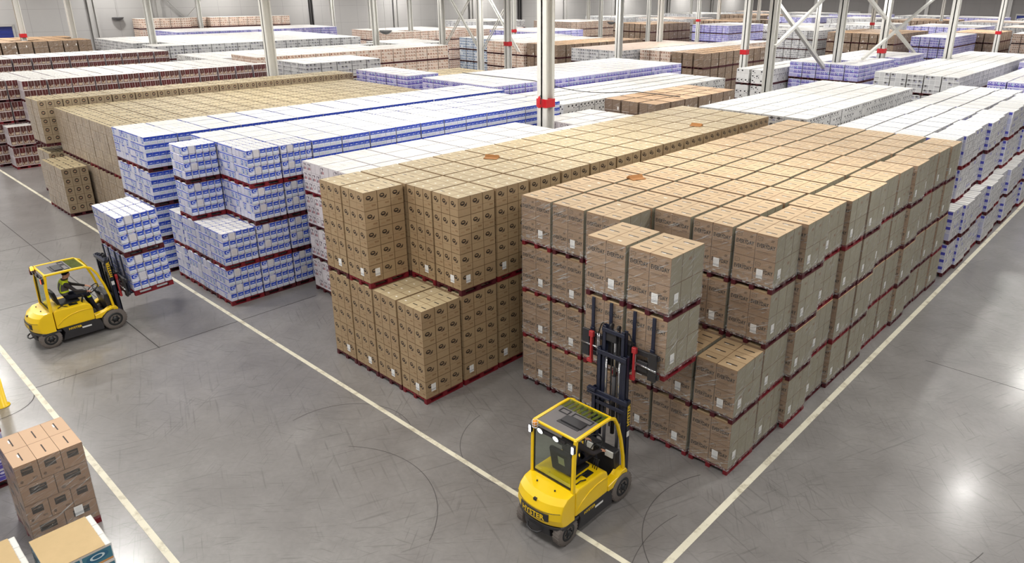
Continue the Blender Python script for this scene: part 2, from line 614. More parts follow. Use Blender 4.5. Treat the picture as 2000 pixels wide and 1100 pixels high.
for (x, ya, yb, d1, d2) in ((-20.2, 42.5, 53.3, ((43.0, 8.81), (47.47, 6.47)), ((48.87, 9.07), (42.87, 6.58))), (-19.0, 54.4, 69.5, ((54.93, 9.06), (66.37, 5.05)), ((69.15, 8.98), (55.5, 5.33)))):
    brace([((x, ya, zat(*d1, ya)), (x, yb, zat(*d1, yb)))], 0.11)
    brace([((x + .22, ya, zat(*d2, ya)), (x + .22, yb, zat(*d2, yb)))], 0.09)
for (xa, xb) in ((-54.1, -48.9), (-48.9, -43.9)):
    for off in (-.12, .12):
        brace([((xa + 0.2 + off, 44.9, 10.2), (xb - 0.2 + off, 44.9, 4.6))], 0.05)
        brace([((xb - 0.2 + off, 45.05, 10.2), (xa + 0.2 + off, 45.05, 4.6))], 0.04)

# wall furniture: steel posts against the far wall, two roller doors
for (y, wd, mt) in ((29.3, 0.9, M_STEELG), (36.0, 1.7, M_STEELG), (57.2, 0.5, M_DARK), (72.0, 1.0, M_STEELG), (88.0, 1.0, M_STEELG), (100.0, 0.8, M_DARK), (113.0, 1.2, M_STEELG), (130.0, 1.2, M_STEELG), (150.0, 1.2, M_STEELG), (170.0, 1.2, M_STEELG)):
    b = MB(); b.box(X0 + 0.005, X0 + 0.35, y - wd / 2, y - wd / 2 + wd * 0.3, 0, CEIL - 0.02); b.box(X0 + 0.005, X0 + 0.35, y + wd / 2 - wd * 0.3, y + wd / 2, 0, CEIL - 0.02); b.box(X0 + 0.005, X0 + 0.12, y - wd / 2, y + wd / 2, 0, CEIL - 0.02)
    struct('wall_post', b.build('wall_post', mt))
for x in (-80, -66, -53, -47, -36, -26, -14, -4):
    b = MB(); b.box(x - 0.4, x + 0.4, Y1 - 0.4, Y1 - 0.005, 0, CEIL - 0.02)
    struct('wall_post', b.build('wall_post', M_STEELG))


def roller_door(name, cx, cy_, wd, ht, axis):
    b = MB()
    n = 14
    for k in range(n):
        z0, z1 = ht * k / n, ht * (k + 1) / n - 0.02
        if axis == 'y':
            b.box(X0 + 0.005, X0 + 0.09, cy_ - wd / 2, cy_ + wd / 2, z0, z1)
        else:
            b.box(cx - wd / 2, cx + wd / 2, Y1 - 0.09, Y1 - 0.005, z0, z1)
    o = struct(name, b.build(name, M_BLUE))
    c = MB()
    if axis == 'y':
        for s in (-1, 1):
            c.box(X0 + 0.005, X0 + 0.16, cy_ + s * (wd / 2 + 0.1) - 0.1, cy_ + s * (wd / 2 + 0.1) + 0.1, 0, ht + 0.3)
        c.box(X0 + 0.005, X0 + 0.3, cy_ - wd / 2, cy_ + wd / 2, ht, ht + 0.3)
    else:
        for s in (-1, 1):
            c.box(cx + s * (wd / 2 + 0.1) - 0.1, cx + s * (wd / 2 + 0.1) + 0.1, Y1 - 0.16, Y1 - 0.005, 0, ht + 0.3)
        c.box(cx - wd / 2, cx + wd / 2, Y1 - 0.3, Y1 - 0.005, ht, ht + 0.3)
    obj('door_frame', c.build('door_frame', M_STEELG), o)


b = MB()
b.bar([(X0 + .2, 37.0, 8.9), (X0 + .2, 41.0, 4.5)], .12, .12); b.bar([(X0 + .35, 42.0, 8.2), (X0 + .35, 38.6, 4.9)], .12, .12)
struct('cross_brace', b.build('cross_brace', M_STEELG))
roller_door('door_1', 0, 19.2, 4.0, 5.5, 'y')
roller_door('door_2', -31.6, 0, 5.4, 4.9, 'x')
roller_door('door_3', -69.8, 0, 2.4, 4.6, 'x')

# ------------------------------------------------------------------ goods: materials
BRN, BRN2 = srgb(162, 133, 104), srgb(176, 140, 106)  # board sides set darker than the tops, their shade put into the colour
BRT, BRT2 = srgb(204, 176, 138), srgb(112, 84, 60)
INK = srgb(38, 32, 30)
M_BOX = side_mat('kraft_board', BRN, srgb(155, 126, 98), bands=((0.30, 0.325, srgb(130, 102, 78), 0.8),), blobs=(('box', .72, .36, .14, .03, srgb(124, 96, 74), .7), ('box', .3, .38, .2, .02, srgb(128, 100, 78), .6)), seam=(0.012, srgb(112, 84, 62)), film=0.12)
M_BOX_S = side_mat('kraft_board_end', srgb(154, 148, 126), srgb(146, 139, 118), blobs=(('box', .7, .7, .14, .05, srgb(132, 106, 84), .4),), seam=(0.012, srgb(106, 82, 62)), film=0.15)  # side shade and the film's grey veil put into the board colour
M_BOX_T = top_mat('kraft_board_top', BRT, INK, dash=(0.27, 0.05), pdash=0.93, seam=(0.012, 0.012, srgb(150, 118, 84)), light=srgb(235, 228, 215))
M_INK = plain('print_ink', INK, 0.7, 0.2)
M_INKG = plain('faded_print_ink', srgb(112, 92, 72), 0.7, 0.2)
M_ECO = side_mat('small_carton_board', srgb(170, 146, 112), srgb(162, 136, 104), bands=((0.37, 0.39, srgb(128, 102, 74), 1),),
                 blobs=(('disk', .36, .68, .19, .115, srgb(44, 34, 28), 1), ('disk', .36, .70, .11, .04, srgb(150, 124, 92), 1), ('disk', .62, .57, .075, .06, srgb(60, 47, 38), 1), ('disk', .69, .64, .035, .05, srgb(70, 55, 44), 1), ('disk', .52, .52, .10, .03, srgb(74, 58, 46), 1),
                        ('box', .72, .24, .16, .05, srgb(140, 112, 82), .8), ('box', .3, .17, .16, .04, srgb(156, 128, 96), .6)), seam=(0.016, srgb(112, 86, 60)))
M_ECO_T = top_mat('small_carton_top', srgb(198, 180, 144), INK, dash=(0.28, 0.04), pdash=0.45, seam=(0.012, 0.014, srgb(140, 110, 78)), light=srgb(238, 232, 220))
M_RING = side_mat('ring_print_board', srgb(164, 146, 118), srgb(150, 134, 110), blobs=(('disk', .5, .6, .24, .22, srgb(48, 38, 32), 1), ('disk', .5, .6, .15, .10, srgb(160, 130, 102), 1), ('box', .5, .26, .26, .03, srgb(128, 102, 78), .8)), seam=(0.016, srgb(108, 84, 62)))
M_RING_F = side_mat('ring_carton_wrapped_front', srgb(170, 152, 130), srgb(156, 142, 126), blobs=(('box', .4, .5, .2, .25, srgb(140, 122, 104), .5),), seam=(0.02, srgb(120, 104, 90)), film=0.35, rough=0.35)
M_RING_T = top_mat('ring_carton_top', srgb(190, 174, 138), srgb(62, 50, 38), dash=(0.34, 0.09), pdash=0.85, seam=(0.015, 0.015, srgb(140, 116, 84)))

BLUE = srgb(30, 62, 180)
LAV = srgb(220, 222, 238)
M_BL_A = side_mat('blue_pack_side', LAV, srgb(214, 222, 232), bands=((0.44, 0.97, BLUE, 1),), blobs=(('disk', .56, .62, .40, .18, srgb(118, 146, 214), 1), ('disk', .56, .64, .33, .155, srgb(34, 62, 172), 1), ('disk', .54, .655, .22, .05, srgb(206, 216, 240), 1), ('box', .5, .42, .5, .03, srgb(232, 234, 244), 1), ('box', .45, .20, .3, .14, srgb(198, 208, 214), .8), ('box', .7, .16, .14, .08, srgb(206, 196, 214), .5)), seam=(0.014, srgb(176, 186, 222)), rough=0.4, mott=.06)
M_BL_B = side_mat('blue_swoosh_side', LAV, srgb(216, 222, 232), blobs=(('disk', .45, .98, .62, .56, BLUE, 1), ('disk', .58, .66, .3, .18, srgb(196, 208, 238), 1), ('disk', .6, .66, .2, .11, srgb(60, 88, 190), 1)), seam=(0.03, srgb(210, 214, 228)), rough=0.4, mott=.06)
M_BL_C = side_mat('blue_plain_side', srgb(224, 222, 226), srgb(206, 206, 218), bands=((0.9, 0.98, BLUE, .5),), blobs=(('box', .5, .45, .3, .3, srgb(206, 202, 206), .6),), seam=(0.03, srgb(196, 198, 212)), rough=0.4)
M_BL_E = side_mat('blue_pack_end', srgb(208, 206, 222), srgb(192, 196, 212), bands=((0.80, 0.95, srgb(52, 80, 188), .8),), blobs=(('box', .5, .42, .28, .28, srgb(84, 104, 176), .5), ('box', .45, .46, .14, .14, srgb(170, 188, 212), .55), ('box', .25, .2, .14, .1, srgb(196, 206, 190), .3)), seam=(0.04, srgb(170, 172, 190)), rough=0.4)
M_BL_T = top_mat('roll_pack_top', srgb(238, 236, 230), srgb(176, 172, 164), nu=1, nv=1, dash=None, dots=2, seam=(0.025, 0.025, srgb(206, 204, 198)))
M_WT = top_mat('white_pack_top', srgb(238, 236, 231), srgb(64, 62, 66), nu=1, nv=1, dash=(0.36, 0.05), pdash=0.16, seam=(0.03, 0.03, srgb(186, 183, 178)), mott=0.09)
M_CELL = side_mat('red_bottle_pack', srgb(92, 28, 32), srgb(78, 58, 52), bands=((0.0, 0.07, srgb(230, 224, 220), 1),), blobs=(('box', .42, .27, .30, .13, srgb(192, 174, 152), 1), ('box', .36, .34, .14, .1, srgb(100, 56, 52), .75), ('box', .86, .27, .05, .16, srgb(220, 210, 204), 1)), vlines=((2.0, .07, srgb(200, 186, 184), .5, 1.0),), seam=(0.025, srgb(212, 202, 200)), rough=0.35, mott=.12)
M_CELL_F = side_mat('red_pack_wrapped_end', srgb(196, 186, 190), srgb(180, 172, 178), blobs=(('box', .5, .5, .12, .28, srgb(84, 72, 76), .6), ('box', .5, .72, .08, .1, srgb(150, 120, 128), .5)), seam=(0.04, srgb(206, 200, 204)), rough=0.35)
M_DLAT = side_mat('grey_print_pack', srgb(226, 220, 222), srgb(214, 206, 210), blobs=(('ring', .4, .6, .28, .25, srgb(128, 120, 126), .8), ('box', .68, .34, .22, .12, srgb(176, 130, 134), .55), ('box', .3, .28, .16, .1, srgb(128, 122, 130), .5), ('disk', .7, .74, .12, .12, srgb(96, 90, 98), .6)), seam=(0.03, srgb(194, 188, 192)), rough=.45)
M_DLAT_T = top_mat('lattice_pack_top', srgb(236, 234, 229), srgb(196, 194, 190), dash=None, dots=2, seam=(0.02, 0.02, srgb(216, 213, 208)))
M_TOWEL = side_mat('towel_pack_wrapped', srgb(206, 206, 206), srgb(190, 190, 194), blobs=(('disk', .4, .55, .34, .32, srgb(150, 150, 154), .75), ('box', .6, .4, .22, .2, srgb(222, 222, 222), .6), ('disk', .3, .4, .16, .18, srgb(104, 102, 112), .45), ('disk', .62, .62, .22, .24, srgb(80, 80, 186), .16)), seam=(0.04, srgb(140, 140, 146)), film=.6, rough=.3)
M_TOWEL_F = side_mat('towel_pack_label', srgb(206, 208, 226), srgb(150, 156, 214), bands=((0.5, .9, srgb(72, 74, 176), .7),), blobs=(('disk', .5, .6, .3, .25, srgb(208, 210, 236), .8), ('box', .5, .25, .34, .1, srgb(226, 226, 206), .6)), seam=(0.04, srgb(220, 220, 228)), rough=.4)
M_TOWEL_T = top_mat('towel_pack_top', srgb(240, 239, 235), srgb(58, 56, 60), dash=None, seam=(0.012, 0.06, srgb(110, 108, 108)), mott=.08)
M_FLOR = side_mat('dark_dot_pack', srgb(226, 225, 222), srgb(212, 211, 209), blobs=(('disk', .35, .62, .2, .16, srgb(44, 42, 44), .75), ('disk', .75, .3, .12, .12, srgb(60, 58, 60), .6), ('ring', .6, .75, .2, .14, srgb(120, 118, 120), .5), ('box', .3, .2, .1, .08, srgb(120, 118, 122), .5)), seam=(0.02, srgb(196, 195, 192)), rough=.45)
M_GREY = side_mat('grey_line_pack', srgb(202, 202, 202), srgb(184, 185, 187), bands=((0.55, .68, srgb(108, 106, 112), .75), (0.2, .28, srgb(140, 138, 142), .6)), blobs=(('disk', .4, .62, .22, .2, srgb(78, 76, 80), .5), ('box', .7, .3, .16, .12, srgb(146, 146, 172), .3)), seam=(0.035, srgb(222, 222, 222)), rough=.45)
M_VIO = side_mat('violet_pack', srgb(188, 182, 222), srgb(150, 158, 212), bands=((0.05, .34, srgb(92, 82, 176), .75), (0.86, .98, srgb(230, 228, 240), 1)), blobs=(('disk', .45, .62, .3, .2, srgb(70, 64, 160), .8), ('disk', .45, .64, .16, .1, srgb(214, 210, 238), .9), ('box', .8, .5, .1, .2, srgb(170, 208, 214), .35)), seam=(0.035, srgb(204, 200, 226)), rough=.4)
M_PEACH = side_mat('peach_dot_pack', srgb(226, 198, 178), srgb(214, 206, 194), bands=((0.9, 1.0, srgb(236, 226, 216), 1),), blobs=(('disk', .4, .55, .24, .26, srgb(132, 82, 62), .8), ('disk', .42, .58, .1, .12, srgb(232, 200, 176), .7), ('box', .8, .3, .08, .18, srgb(150, 120, 96), .5)), seam=(0.03, srgb(224, 208, 196)), rough=.45)
M_BROWN = side_mat('plain_wrapped_carton', srgb(140, 118, 98), srgb(126, 108, 92), bands=((0.05, .12, srgb(168, 156, 144), .4),), blobs=(('box', .75, .3, .1, .14, srgb(228, 226, 222), .14),), seam=(0.025, srgb(84, 66, 52)), film=.3, rough=.38)
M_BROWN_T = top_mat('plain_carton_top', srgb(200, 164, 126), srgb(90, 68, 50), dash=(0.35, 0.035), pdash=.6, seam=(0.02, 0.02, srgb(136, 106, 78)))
M_BCELL = side_mat('blue_cell_pack', srgb(216, 222, 228), srgb(196, 206, 220), blobs=(('box', .45, .62, .32, .24, srgb(54, 92, 140), .9), ('box', .5, .2, .3, .1, srgb(150, 160, 172), .6), ('disk', .45, .64, .12, .1, srgb(220, 226, 232), .7)), seam=(0.05, srgb(228, 230, 234)), rough=.4)
M_PINKT = top_mat('cardboard_cover_top', srgb(220, 196, 178), srgb(90, 76, 66), dash=(0.3, 0.03), pdash=.25, seam=None, mott=.08)

t = NT('pallet_paint')
rr = t.rand()
nz = t.noise(t.objco(), 5.0, 4.0, .65)
pc = t.mix(t.m('GREATER_THAN', rr, 0.7), srgb(88, 22, 32), srgb(140, 22, 36))
M_PAL = t.done(t.mix(t.m('MULTIPLY', nz, 0.8), pc, srgb(54, 22, 28)), 0.55, 0.4)
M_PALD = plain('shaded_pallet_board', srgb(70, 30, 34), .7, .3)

# stretch film: clear with wrinkled glossy streaks, highlights painted in by a pale base colour
t = NT('stretch_film')
u, v = t.uv()
r = t.rand()
p = t.m('ADD', u, t.m('MULTIPLY', v, 0.9))
q = t.m('SUBTRACT', v, t.m('MULTIPLY', u, 0.55))
s1 = t.noise(t.xyz(t.m('MULTIPLY', p, .7), t.m('MULTIPLY', q, 11.0), t.m('MULTIPLY', r, 30.0)), 2.0, 3.0, .6)
s2 = t.noise(t.xyz(t.m('MULTIPLY', u, 1.2), t.m('MULTIPLY', v, 1.6), t.m('MULTIPLY', r, 60.0)), 2.2, 3.0, .6)
streak = t.ramp(s1, [(.60, (0, 0, 0, 1)), (.72, (1, 1, 1, 1))])
gl = t.n('ShaderNodeBsdfPrincipled')
gl.inputs['Base Color'].default_value = (.78, .79, .78, 1)
gl.inputs['Roughness'].default_value = .10
gl.inputs['Specular IOR Level'].default_value = .9
bp = t.n('ShaderNodeBump'); bp.inputs['Strength'].default_value = 1.0; bp.inputs['Distance'].default_value = .07
t.put(bp.inputs['Height'], t.m('ADD', s1, t.m('MULTIPLY', s2, 1.2)))
t.t.links.new(bp.outputs[0], gl.inputs['Normal'])
tr = t.n('ShaderNodeBsdfTransparent'); tr.inputs[0].default_value = (.97, .97, .97, 1)
mx = t.n('ShaderNodeMixShader')
low = t.m('MAXIMUM', t.m('SUBTRACT', 1.0, t.m('DIVIDE', v, .42)), 0.0)
s3 = t.noise(t.xyz(t.m('MULTIPLY', u, 5.0), t.m('MULTIPLY', v, 9.0), t.m('MULTIPLY', r, 20.0)), 2.0, 3.0, .65)
crink = t.m('MULTIPLY', low, t.ramp(s3, [(.50, (0, 0, 0, 1)), (.64, (1, 1, 1, 1))]))
t.put(mx.inputs[0], t.m('MINIMUM', 0.9, t.m('ADD', 0.09, t.m('ADD', t.m('MULTIPLY', streak, .6), t.m('MULTIPLY', crink, .8)))))
t.t.links.new(tr.outputs[0], mx.inputs[1]); t.t.links.new(gl.outputs[0], mx.inputs[2]); t.t.links.new(mx.outputs[0], t.out.inputs[0])
M_FILM = t.mat

t = NT('paper_label')
u, v = t.uv()
lines = t.m('MULTIPLY', t.m('LESS_THAN', t.m('FRACT', t.m('MULTIPLY', u, 11.0)), .5), t.inside(v, .12, .36))
l2 = t.m('MULTIPLY', t.m('LESS_THAN', t.m('FRACT', t.m('MULTIPLY', v, 9.0)), .25), t.m('MULTIPLY', t.inside(u, .15, .8), t.inside(v, .45, .9)))
M_LABEL = t.done(t.mix(t.m('MULTIPLY', t.m('MAXIMUM', lines, t.m('MULTIPLY', l2, .5)), .75), srgb(240, 240, 238), srgb(70, 76, 100)), .5, .4)


# ------------------------------------------------------------------ goods: shapes
def pallet_mesh(wd, dp, name='pallet'):
    b = MB()
    h = wd / 2
    for x in (-h + .05, 0, h - .05):
        b.box(x - .05, x + .05, -dp / 2, dp / 2, 0, .022)
        for y in (-dp / 2 + .07, 0, dp / 2 - .07):
            b.box(x - .05, x + .05, y - .07, y + .07, .022, .1)
    for y in (-dp / 2 + .05, 0, dp / 2 - .05):
        b.box(-h, h, y - .05, y + .05, .1, .12)
    for k in range(7):
        x0 = -h + k * (wd - .1) / 6
        b.box(x0, x0 + .1, -dp / 2, dp / 2, .12, .142)
    return b.build(name, M_PAL)


def units_mesh(name, wd, dp, nx, ny, nl, h, mats, gap=.003, skin=True, seed=0, jit=.004):
    """nx x ny x nl packs as one mesh; only the outer ones when skin"""
    rnd = random.Random(seed)
    b = MB()
    uw, ud = wd / nx, dp / ny
    for l in range(nl):
        for i in range(nx):
            for j in range(ny):
                if skin and 0 < i < nx - 1 and 0 < j < ny - 1 and l < nl - 1:
                    continue
                dx, dy = rnd.uniform(-jit, jit), rnd.uniform(-jit, jit)
                x0, y0 = -wd / 2 + i * uw, -dp / 2 + j * ud
                b.box(x0 + gap + dx, x0 + uw - gap + dx, y0 + gap + dy, y0 + ud - gap + dy, l * h, (l + 1) * h - gap, (0, 1, 2), (rnd.randrange(60), rnd.randrange(60)), nobot=True)
    return b.build(name, mats)


class Kind:
    def __init__(s, key, name, desc, wd, dp, nx, ny, nl, h, mats, parts=None):
        s.key, s.name, s.desc = key, name, desc
        s.wd, s.dp, s.nx, s.ny, s.nl, s.h = wd, dp, nx, ny, nl, h
        s.mats = mats
        s.th = .145 + nl * h
        s.part = parts or 'pack_layer'
        s.pallet = pallet_mesh(wd, dp)
        s.cache = {}

    def unit(s, variant=0):
        k = ('u', variant)
        if k not in s.cache:
            b = MB()
            uw, ud = s.wd / s.nx, s.dp / s.ny
            mats = list(s.mats)
            if s.key == 'blue':
                mats[1] = (M_BL_A, M_BL_B, M_BL_C)[variant]
            b.box(-uw / 2 + .003, uw / 2 - .003, -ud / 2 + .003, ud / 2 - .003, 0, s.h - .003, (0, 1, 2), (variant * 3, 1))
            if s.key == 'word':
                word_print(b, uw, ud, s.h)
                mats += [M_INK, M_INKG]
            bev = .018 if s.key in ('blue', 'lattice') else 0
            s.cache[k] = b.build(s.part if s.part != 'pack_layer' else 'pack', mats, bev)
        return s.cache[k]

    def layer(s, l):
        k = ('l', l % 3)
        if k not in s.cache:
            s.cache[k] = units_mesh(s.part, s.wd, s.dp, s.nx, s.ny, 1, s.h, s.mats, seed=l + 11)
        return s.cache[k]

    def lower(s):
        if 'lower' not in s.cache:
            s.cache['lower'] = units_mesh('lower_layers', s.wd, s.dp, s.nx, s.ny, s.nl - 1, s.h, s.mats, seed=5)
        return s.cache['lower']

    def single(s, v=0):
        k = ('s', v)
        if k not in s.cache:
            b = MB()
            nm = len(s.mats)
            for x in (-s.wd / 2 + .05, 0, s.wd / 2 - .05):
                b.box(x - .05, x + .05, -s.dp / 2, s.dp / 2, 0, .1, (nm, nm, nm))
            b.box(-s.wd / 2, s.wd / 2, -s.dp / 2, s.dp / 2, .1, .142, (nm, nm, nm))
            rnd = random.Random(v)
            for l in range(s.nl):
                d = rnd.uniform(-.008, .008)
                g_ = .022
                b.box(-s.wd / 2 + g_ + d, s.wd / 2 - g_ + d, -s.dp / 2 + g_, s.dp / 2 - g_, .145 + l * s.h, .145 + (l + 1) * s.h - .004, (0, 1, 2), (rnd.randrange(40), rnd.randrange(40)), (s.nx, s.ny, 1))
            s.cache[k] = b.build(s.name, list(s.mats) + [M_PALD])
        return s.cache[k]


def word_print(b, uw, ud, h):
    """the carton's printed front: shop word, small word smear, shield outline, small pictogram"""
    y = -ud / 2 + .0015
    b.text('EVERYDAY', (0.0, y, h * .47), (1, 0, 0), (0, 0, 1), .118, 3, wide=.70)
    b.box(-.035, .045, y - .0003, y, h * .655, h * .675, (4, 4, 4))
    b.box(-.02, .03, y - .0003, y, h * .63, h * .648, (4, 4, 4))
    # shield outline at the upper left
    sx, sz = -uw * .30, h * .80
    pts = [(-.055, .045), (.055, .035), (.05, -.03), (-.05, -.042)]
    for k in range(4):
        (xa, za), (xb, zb) = pts[k], pts[(k + 1) % 4]
        b.bar([(sx + xa, y, sz + za), (sx + xb, y, sz + zb)], .0006, .010, 4, side=(0, 1, 0))
    b.box(sx - .03, sx + .03, y - .0003, y, sz - .006, sz + .004, (4, 4, 4))
    px, pz = uw * .27, h * .80
    b.box(px - .035, px + .03, y - .0003, y, pz - .025, pz - .005, (4, 4, 4))
    b.box(px - .02, px + .04, y - .0003, y, pz + .0, pz + .022, (4, 4, 4))
    b.box(-uw * .42, uw * .12, y - .0003, y, h * .29, h * .305, (4, 4, 4))
    b.box(-uw * .42, uw * .36, y - .0003, y, h * .25, h * .26, (4, 4, 4))


K = {}


def kind(*a, **k):
    K[a[0]] = Kind(*a, **k)


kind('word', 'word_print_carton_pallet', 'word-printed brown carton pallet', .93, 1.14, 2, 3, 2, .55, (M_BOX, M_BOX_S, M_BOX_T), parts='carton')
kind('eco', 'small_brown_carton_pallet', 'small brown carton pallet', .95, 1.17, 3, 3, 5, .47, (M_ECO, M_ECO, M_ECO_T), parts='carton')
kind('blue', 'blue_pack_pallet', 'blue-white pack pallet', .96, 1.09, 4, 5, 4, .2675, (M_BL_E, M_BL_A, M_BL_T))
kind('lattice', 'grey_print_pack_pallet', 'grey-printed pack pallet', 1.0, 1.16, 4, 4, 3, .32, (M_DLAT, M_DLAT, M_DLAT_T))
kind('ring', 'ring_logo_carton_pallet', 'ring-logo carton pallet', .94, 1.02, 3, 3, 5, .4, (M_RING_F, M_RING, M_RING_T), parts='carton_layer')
kind('cells', 'red_bottle_pack_pallet', 'red bottle-pack pallet', .96, 1.14, 4, 4, 2, .5125, (M_CELL_F, M_CELL, M_WT))
kind('towel', 'wrapped_towel_pack_pallet', 'wrapped towel-pack pallet', .99, 1.18, 1, 4, 4, .2675, (M_TOWEL_F, M_TOWEL, M_TOWEL_T))
kind('roll', 'white_roll_pack_pallet', 'white-topped roll-pack pallet', .96, 1.19, 3, 4, 4, .2675, (M_GREY, M_FLOR, M_WT))
kind('flor', 'dark_dot_pack_pallet', 'dark-dotted pack pallet', 1.0, 1.17, 3, 4, 3, .32, (M_FLOR, M_FLOR, M_WT))
kind('grey', 'grey_line_pack_pallet', 'grey-lined pack pallet', .97, 1.17, 4, 4, 4, .2675, (M_GREY, M_GREY, M_WT))
kind('violet', 'violet_pack_pallet', 'violet-white pack pallet', .97, 1.17, 3, 4, 4, .2675, (M_VIO, M_VIO, M_WT))
kind('peach', 'peach_dot_pack_pallet', 'peach-dotted pack pallet', .97, 1.17, 4, 4, 4, .2675, (M_PEACH, M_PEACH, M_WT))
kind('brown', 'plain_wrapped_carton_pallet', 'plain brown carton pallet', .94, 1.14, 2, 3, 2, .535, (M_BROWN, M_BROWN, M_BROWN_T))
kind('bcell', 'blue_cell_pack_pallet', 'blue-celled pack pallet', 1.0, 1.17, 4, 4, 4, .2675, (M_BCELL, M_BCELL, M_WT))
kind('cover', 'cardboard_covered_pallet', 'cardboard-covered pallet', 1.0, 1.17, 4, 4, 4, .2675, (M_GREY, M_GREY, M_PINKT))


def film_mesh(k):
    b = MB()
    wd, dp, z1 = k.wd / 2 + .006, k.dp / 2 + .006, k.th - .03
    zs = [.105, .13, .18, .30, z1 * .6, z1]
    fl = [.004, .006, .010, .006, .003, 0.0]
    rings = []
    for z, f in zip(zs, fl):
        base = len(b.v)
        for sx, sy in ((-1, -1), (1, -1), (1, 1), (-1, 1)):
            b.v.append((sx * (wd + f - .002), sy * (dp + f - .002), z))
        rings.append(base)
    per = [0, k.wd, k.wd + k.dp, 2 * k.wd + k.dp, 2 * (k.wd + k.dp)]
    for i in range(len(zs) - 1):
        for s in range(4):
            s2 = (s + 1) % 4
            b.face((rings[i] + s, rings[i] + s2, rings[i + 1] + s2, rings[i + 1] + s), 0, [(per[s], zs[i]), (per[s + 1], zs[i]), (per[s + 1], zs[i + 1]), (per[s], zs[i + 1])])
    return b.build('stretch_film', M_FILM)


def label_mesh():
    b = MB()
    b.box(-.07, .07, -.001, .001, -.1, .1, (0, 0, 0))
    return b.build('paper_label', M_LABEL)


FILM = film_mesh(K['word'])
LABEL = label_mesh()


def make_load(k, loc, rot, detail, edge_r, edge_f, tilt=None):
    """a pallet load as an Empty with its parts; detail full, top or layers"""
    k = K[k]
    root = bpy.data.objects.new(k.name, None)
    COL.objects.link(root)
    root.location = loc
    root.rotation_euler = (tilt or 0, 0, rot)
    root.empty_display_size = .2
    obj('pallet', k.pallet, root)
    uw, ud = k.wd / k.nx, k.dp / k.ny
    rnd = random.Random(hash((round(loc[0], 2), round(loc[1], 2), round(loc[2], 1))))
    if detail == 'layers':
        for l in range(k.nl):
            obj(k.part, k.layer(l), root, (rnd.uniform(-.006, .006), rnd.uniform(-.006, .006), .145 + l * k.h))
        return root
    for l in range(k.nl):
        if detail == 'top' and l < k.nl - 1:
            continue
        for i in range(k.nx):
            for j in range(k.ny):
                if 0 < i < k.nx - 1 and 0 < j < k.ny - 1 and l < k.nl - 1:
                    continue
                var = 0
                if k.key == 'blue':
                    var = 0 if (l % 2 == 0) else (1 if j == 0 else (2 if j == 1 else 0))
                    if l % 2 == 0 and j == k.ny - 1:
                        var = 1
                o = obj('carton' if k.part == 'carton' else 'pack', k.unit(var), root,
                        (-k.wd / 2 + (i + .5) * uw + rnd.uniform(-.002, .002), -k.dp / 2 + (j + .5) * ud + rnd.uniform(-.002, .002), .145 + l * k.h))
    if detail == 'top':
        obj('lower_layers', k.lower(), root, (0, 0, .145))
    if k.key == 'word' and detail == 'full':
        obj('stretch_film', FILM, root)
    if k.key in ('word', 'eco') and detail == 'full':
        z = .145 + .24
        lab = []
        if edge_f:
            lab.append(obj('paper_label', LABEL, root, (k.wd * .16, -k.dp / 2 - .0035, z)))
        if edge_r:
            lab.append(obj('paper_label', LABEL, root, (k.wd / 2 + .0035, -k.dp * .3, z + .02), (0, 0, math.pi / 2)))
        for o in lab:
            o['label'] = 'white printed paper label'
    return root


# ------------------------------------------------------------------ goods: where the blocks stand
# key, kind, x0, nx, px, y0, ny, py, tiers, phrase, options
BL = []


def block(kind_, x0, nx, px, y0, ny, py, tiers, phrase, **o):
    BL.append(dict(kind=kind_, x0=x0, nx=nx, px=px, y0=y0, ny=ny, py=py, tiers=tiers, phrase=phrase, **o))


def word_skip(i, j, t):
    return j == 0 and t >= 2 and i >= 3


def eco_skip(i, j, t):
    return j == 0 and t == 1 and i >= 2


def b2_skip(i, j, t):
    return j == 0 and t >= 2 and i != 1


# first bay, along the front aisle
block('word', -11.55, 6, 1.003, 11.75, 12, 1.22, 4, 'aisle line', skip=word_skip, group='word-printed carton loads', wob=.035)
block('eco', -16.35, 4, 1.0, 9.25, 14, 1.235, 2, 'blue packs', skip=eco_skip, group='small carton loads', wob=.012)
block('lattice', -20.9, 4, 1.05, 11.3, 12, 1.22, 4, 'front aisle', group='grey-printed pack loads', wob=.012)
block('blue', -25.5, 4, 1.0, 8.72, 14, 1.13, 4, 'lattice packs', skip=b2_skip, group='blue pack loads of the wide stack', wob=.012)
block('blue', -28.95, 3, .985, 8.5, 15, 1.13, 4, 'ring cartons', group='blue pack loads of the narrow stack', wob=.012, extra='narrow stack')
block('ring', -39.75, 8, .972, 9.45, 15, 1.06, 2, 'blue packs', group='ring-logo carton loads', wob=.01)
block('ring', -31.95, 1, .972, 9.45, 15, 1.06, 1, 'low ledge', group='ring-logo carton loads', wob=.01, extra='low ledge')
block('ring', -41.95, 2, 1.0, 8.9, 16, 1.06, 2, 'red packs', group='ring-logo carton loads', wob=.01, zoff=.32, extra='taller lane')
block('ring', -38.85, 3, .965, 8.3, 1, 1.06, 1, 'painted line', group='ring-logo carton loads', wob=.01, extra='low front stack')
block('cells', -54.4, 5, 1.0, 8.6, 13, 1.2, 4, 'ring cartons', group='red bottle-pack loads', wob=.015)
block('cells', -49.38, 1, 1.03, 10.3, 12, 1.2, 4, 'ring cartons', group='red bottle-pack loads', wob=.012, extra='edge lane')
block('cells', -49.02, 1, 1.0, 9.08, 1, 1.2, 2, 'painted line', group='red bottle-pack loads', wob=.0, extra='low front stack')
block('cells', -68.2, 4, 1.04, 9.8, 12, 1.2, 4, 'second red stack', group='red bottle-pack loads', wob=.015, extra='second stack')
block('brown', -88.0, 8, 1.0, 9.0, 12, 1.2, 4, 'far wall', group='plain wrapped carton loads by the far wall', wob=.02)
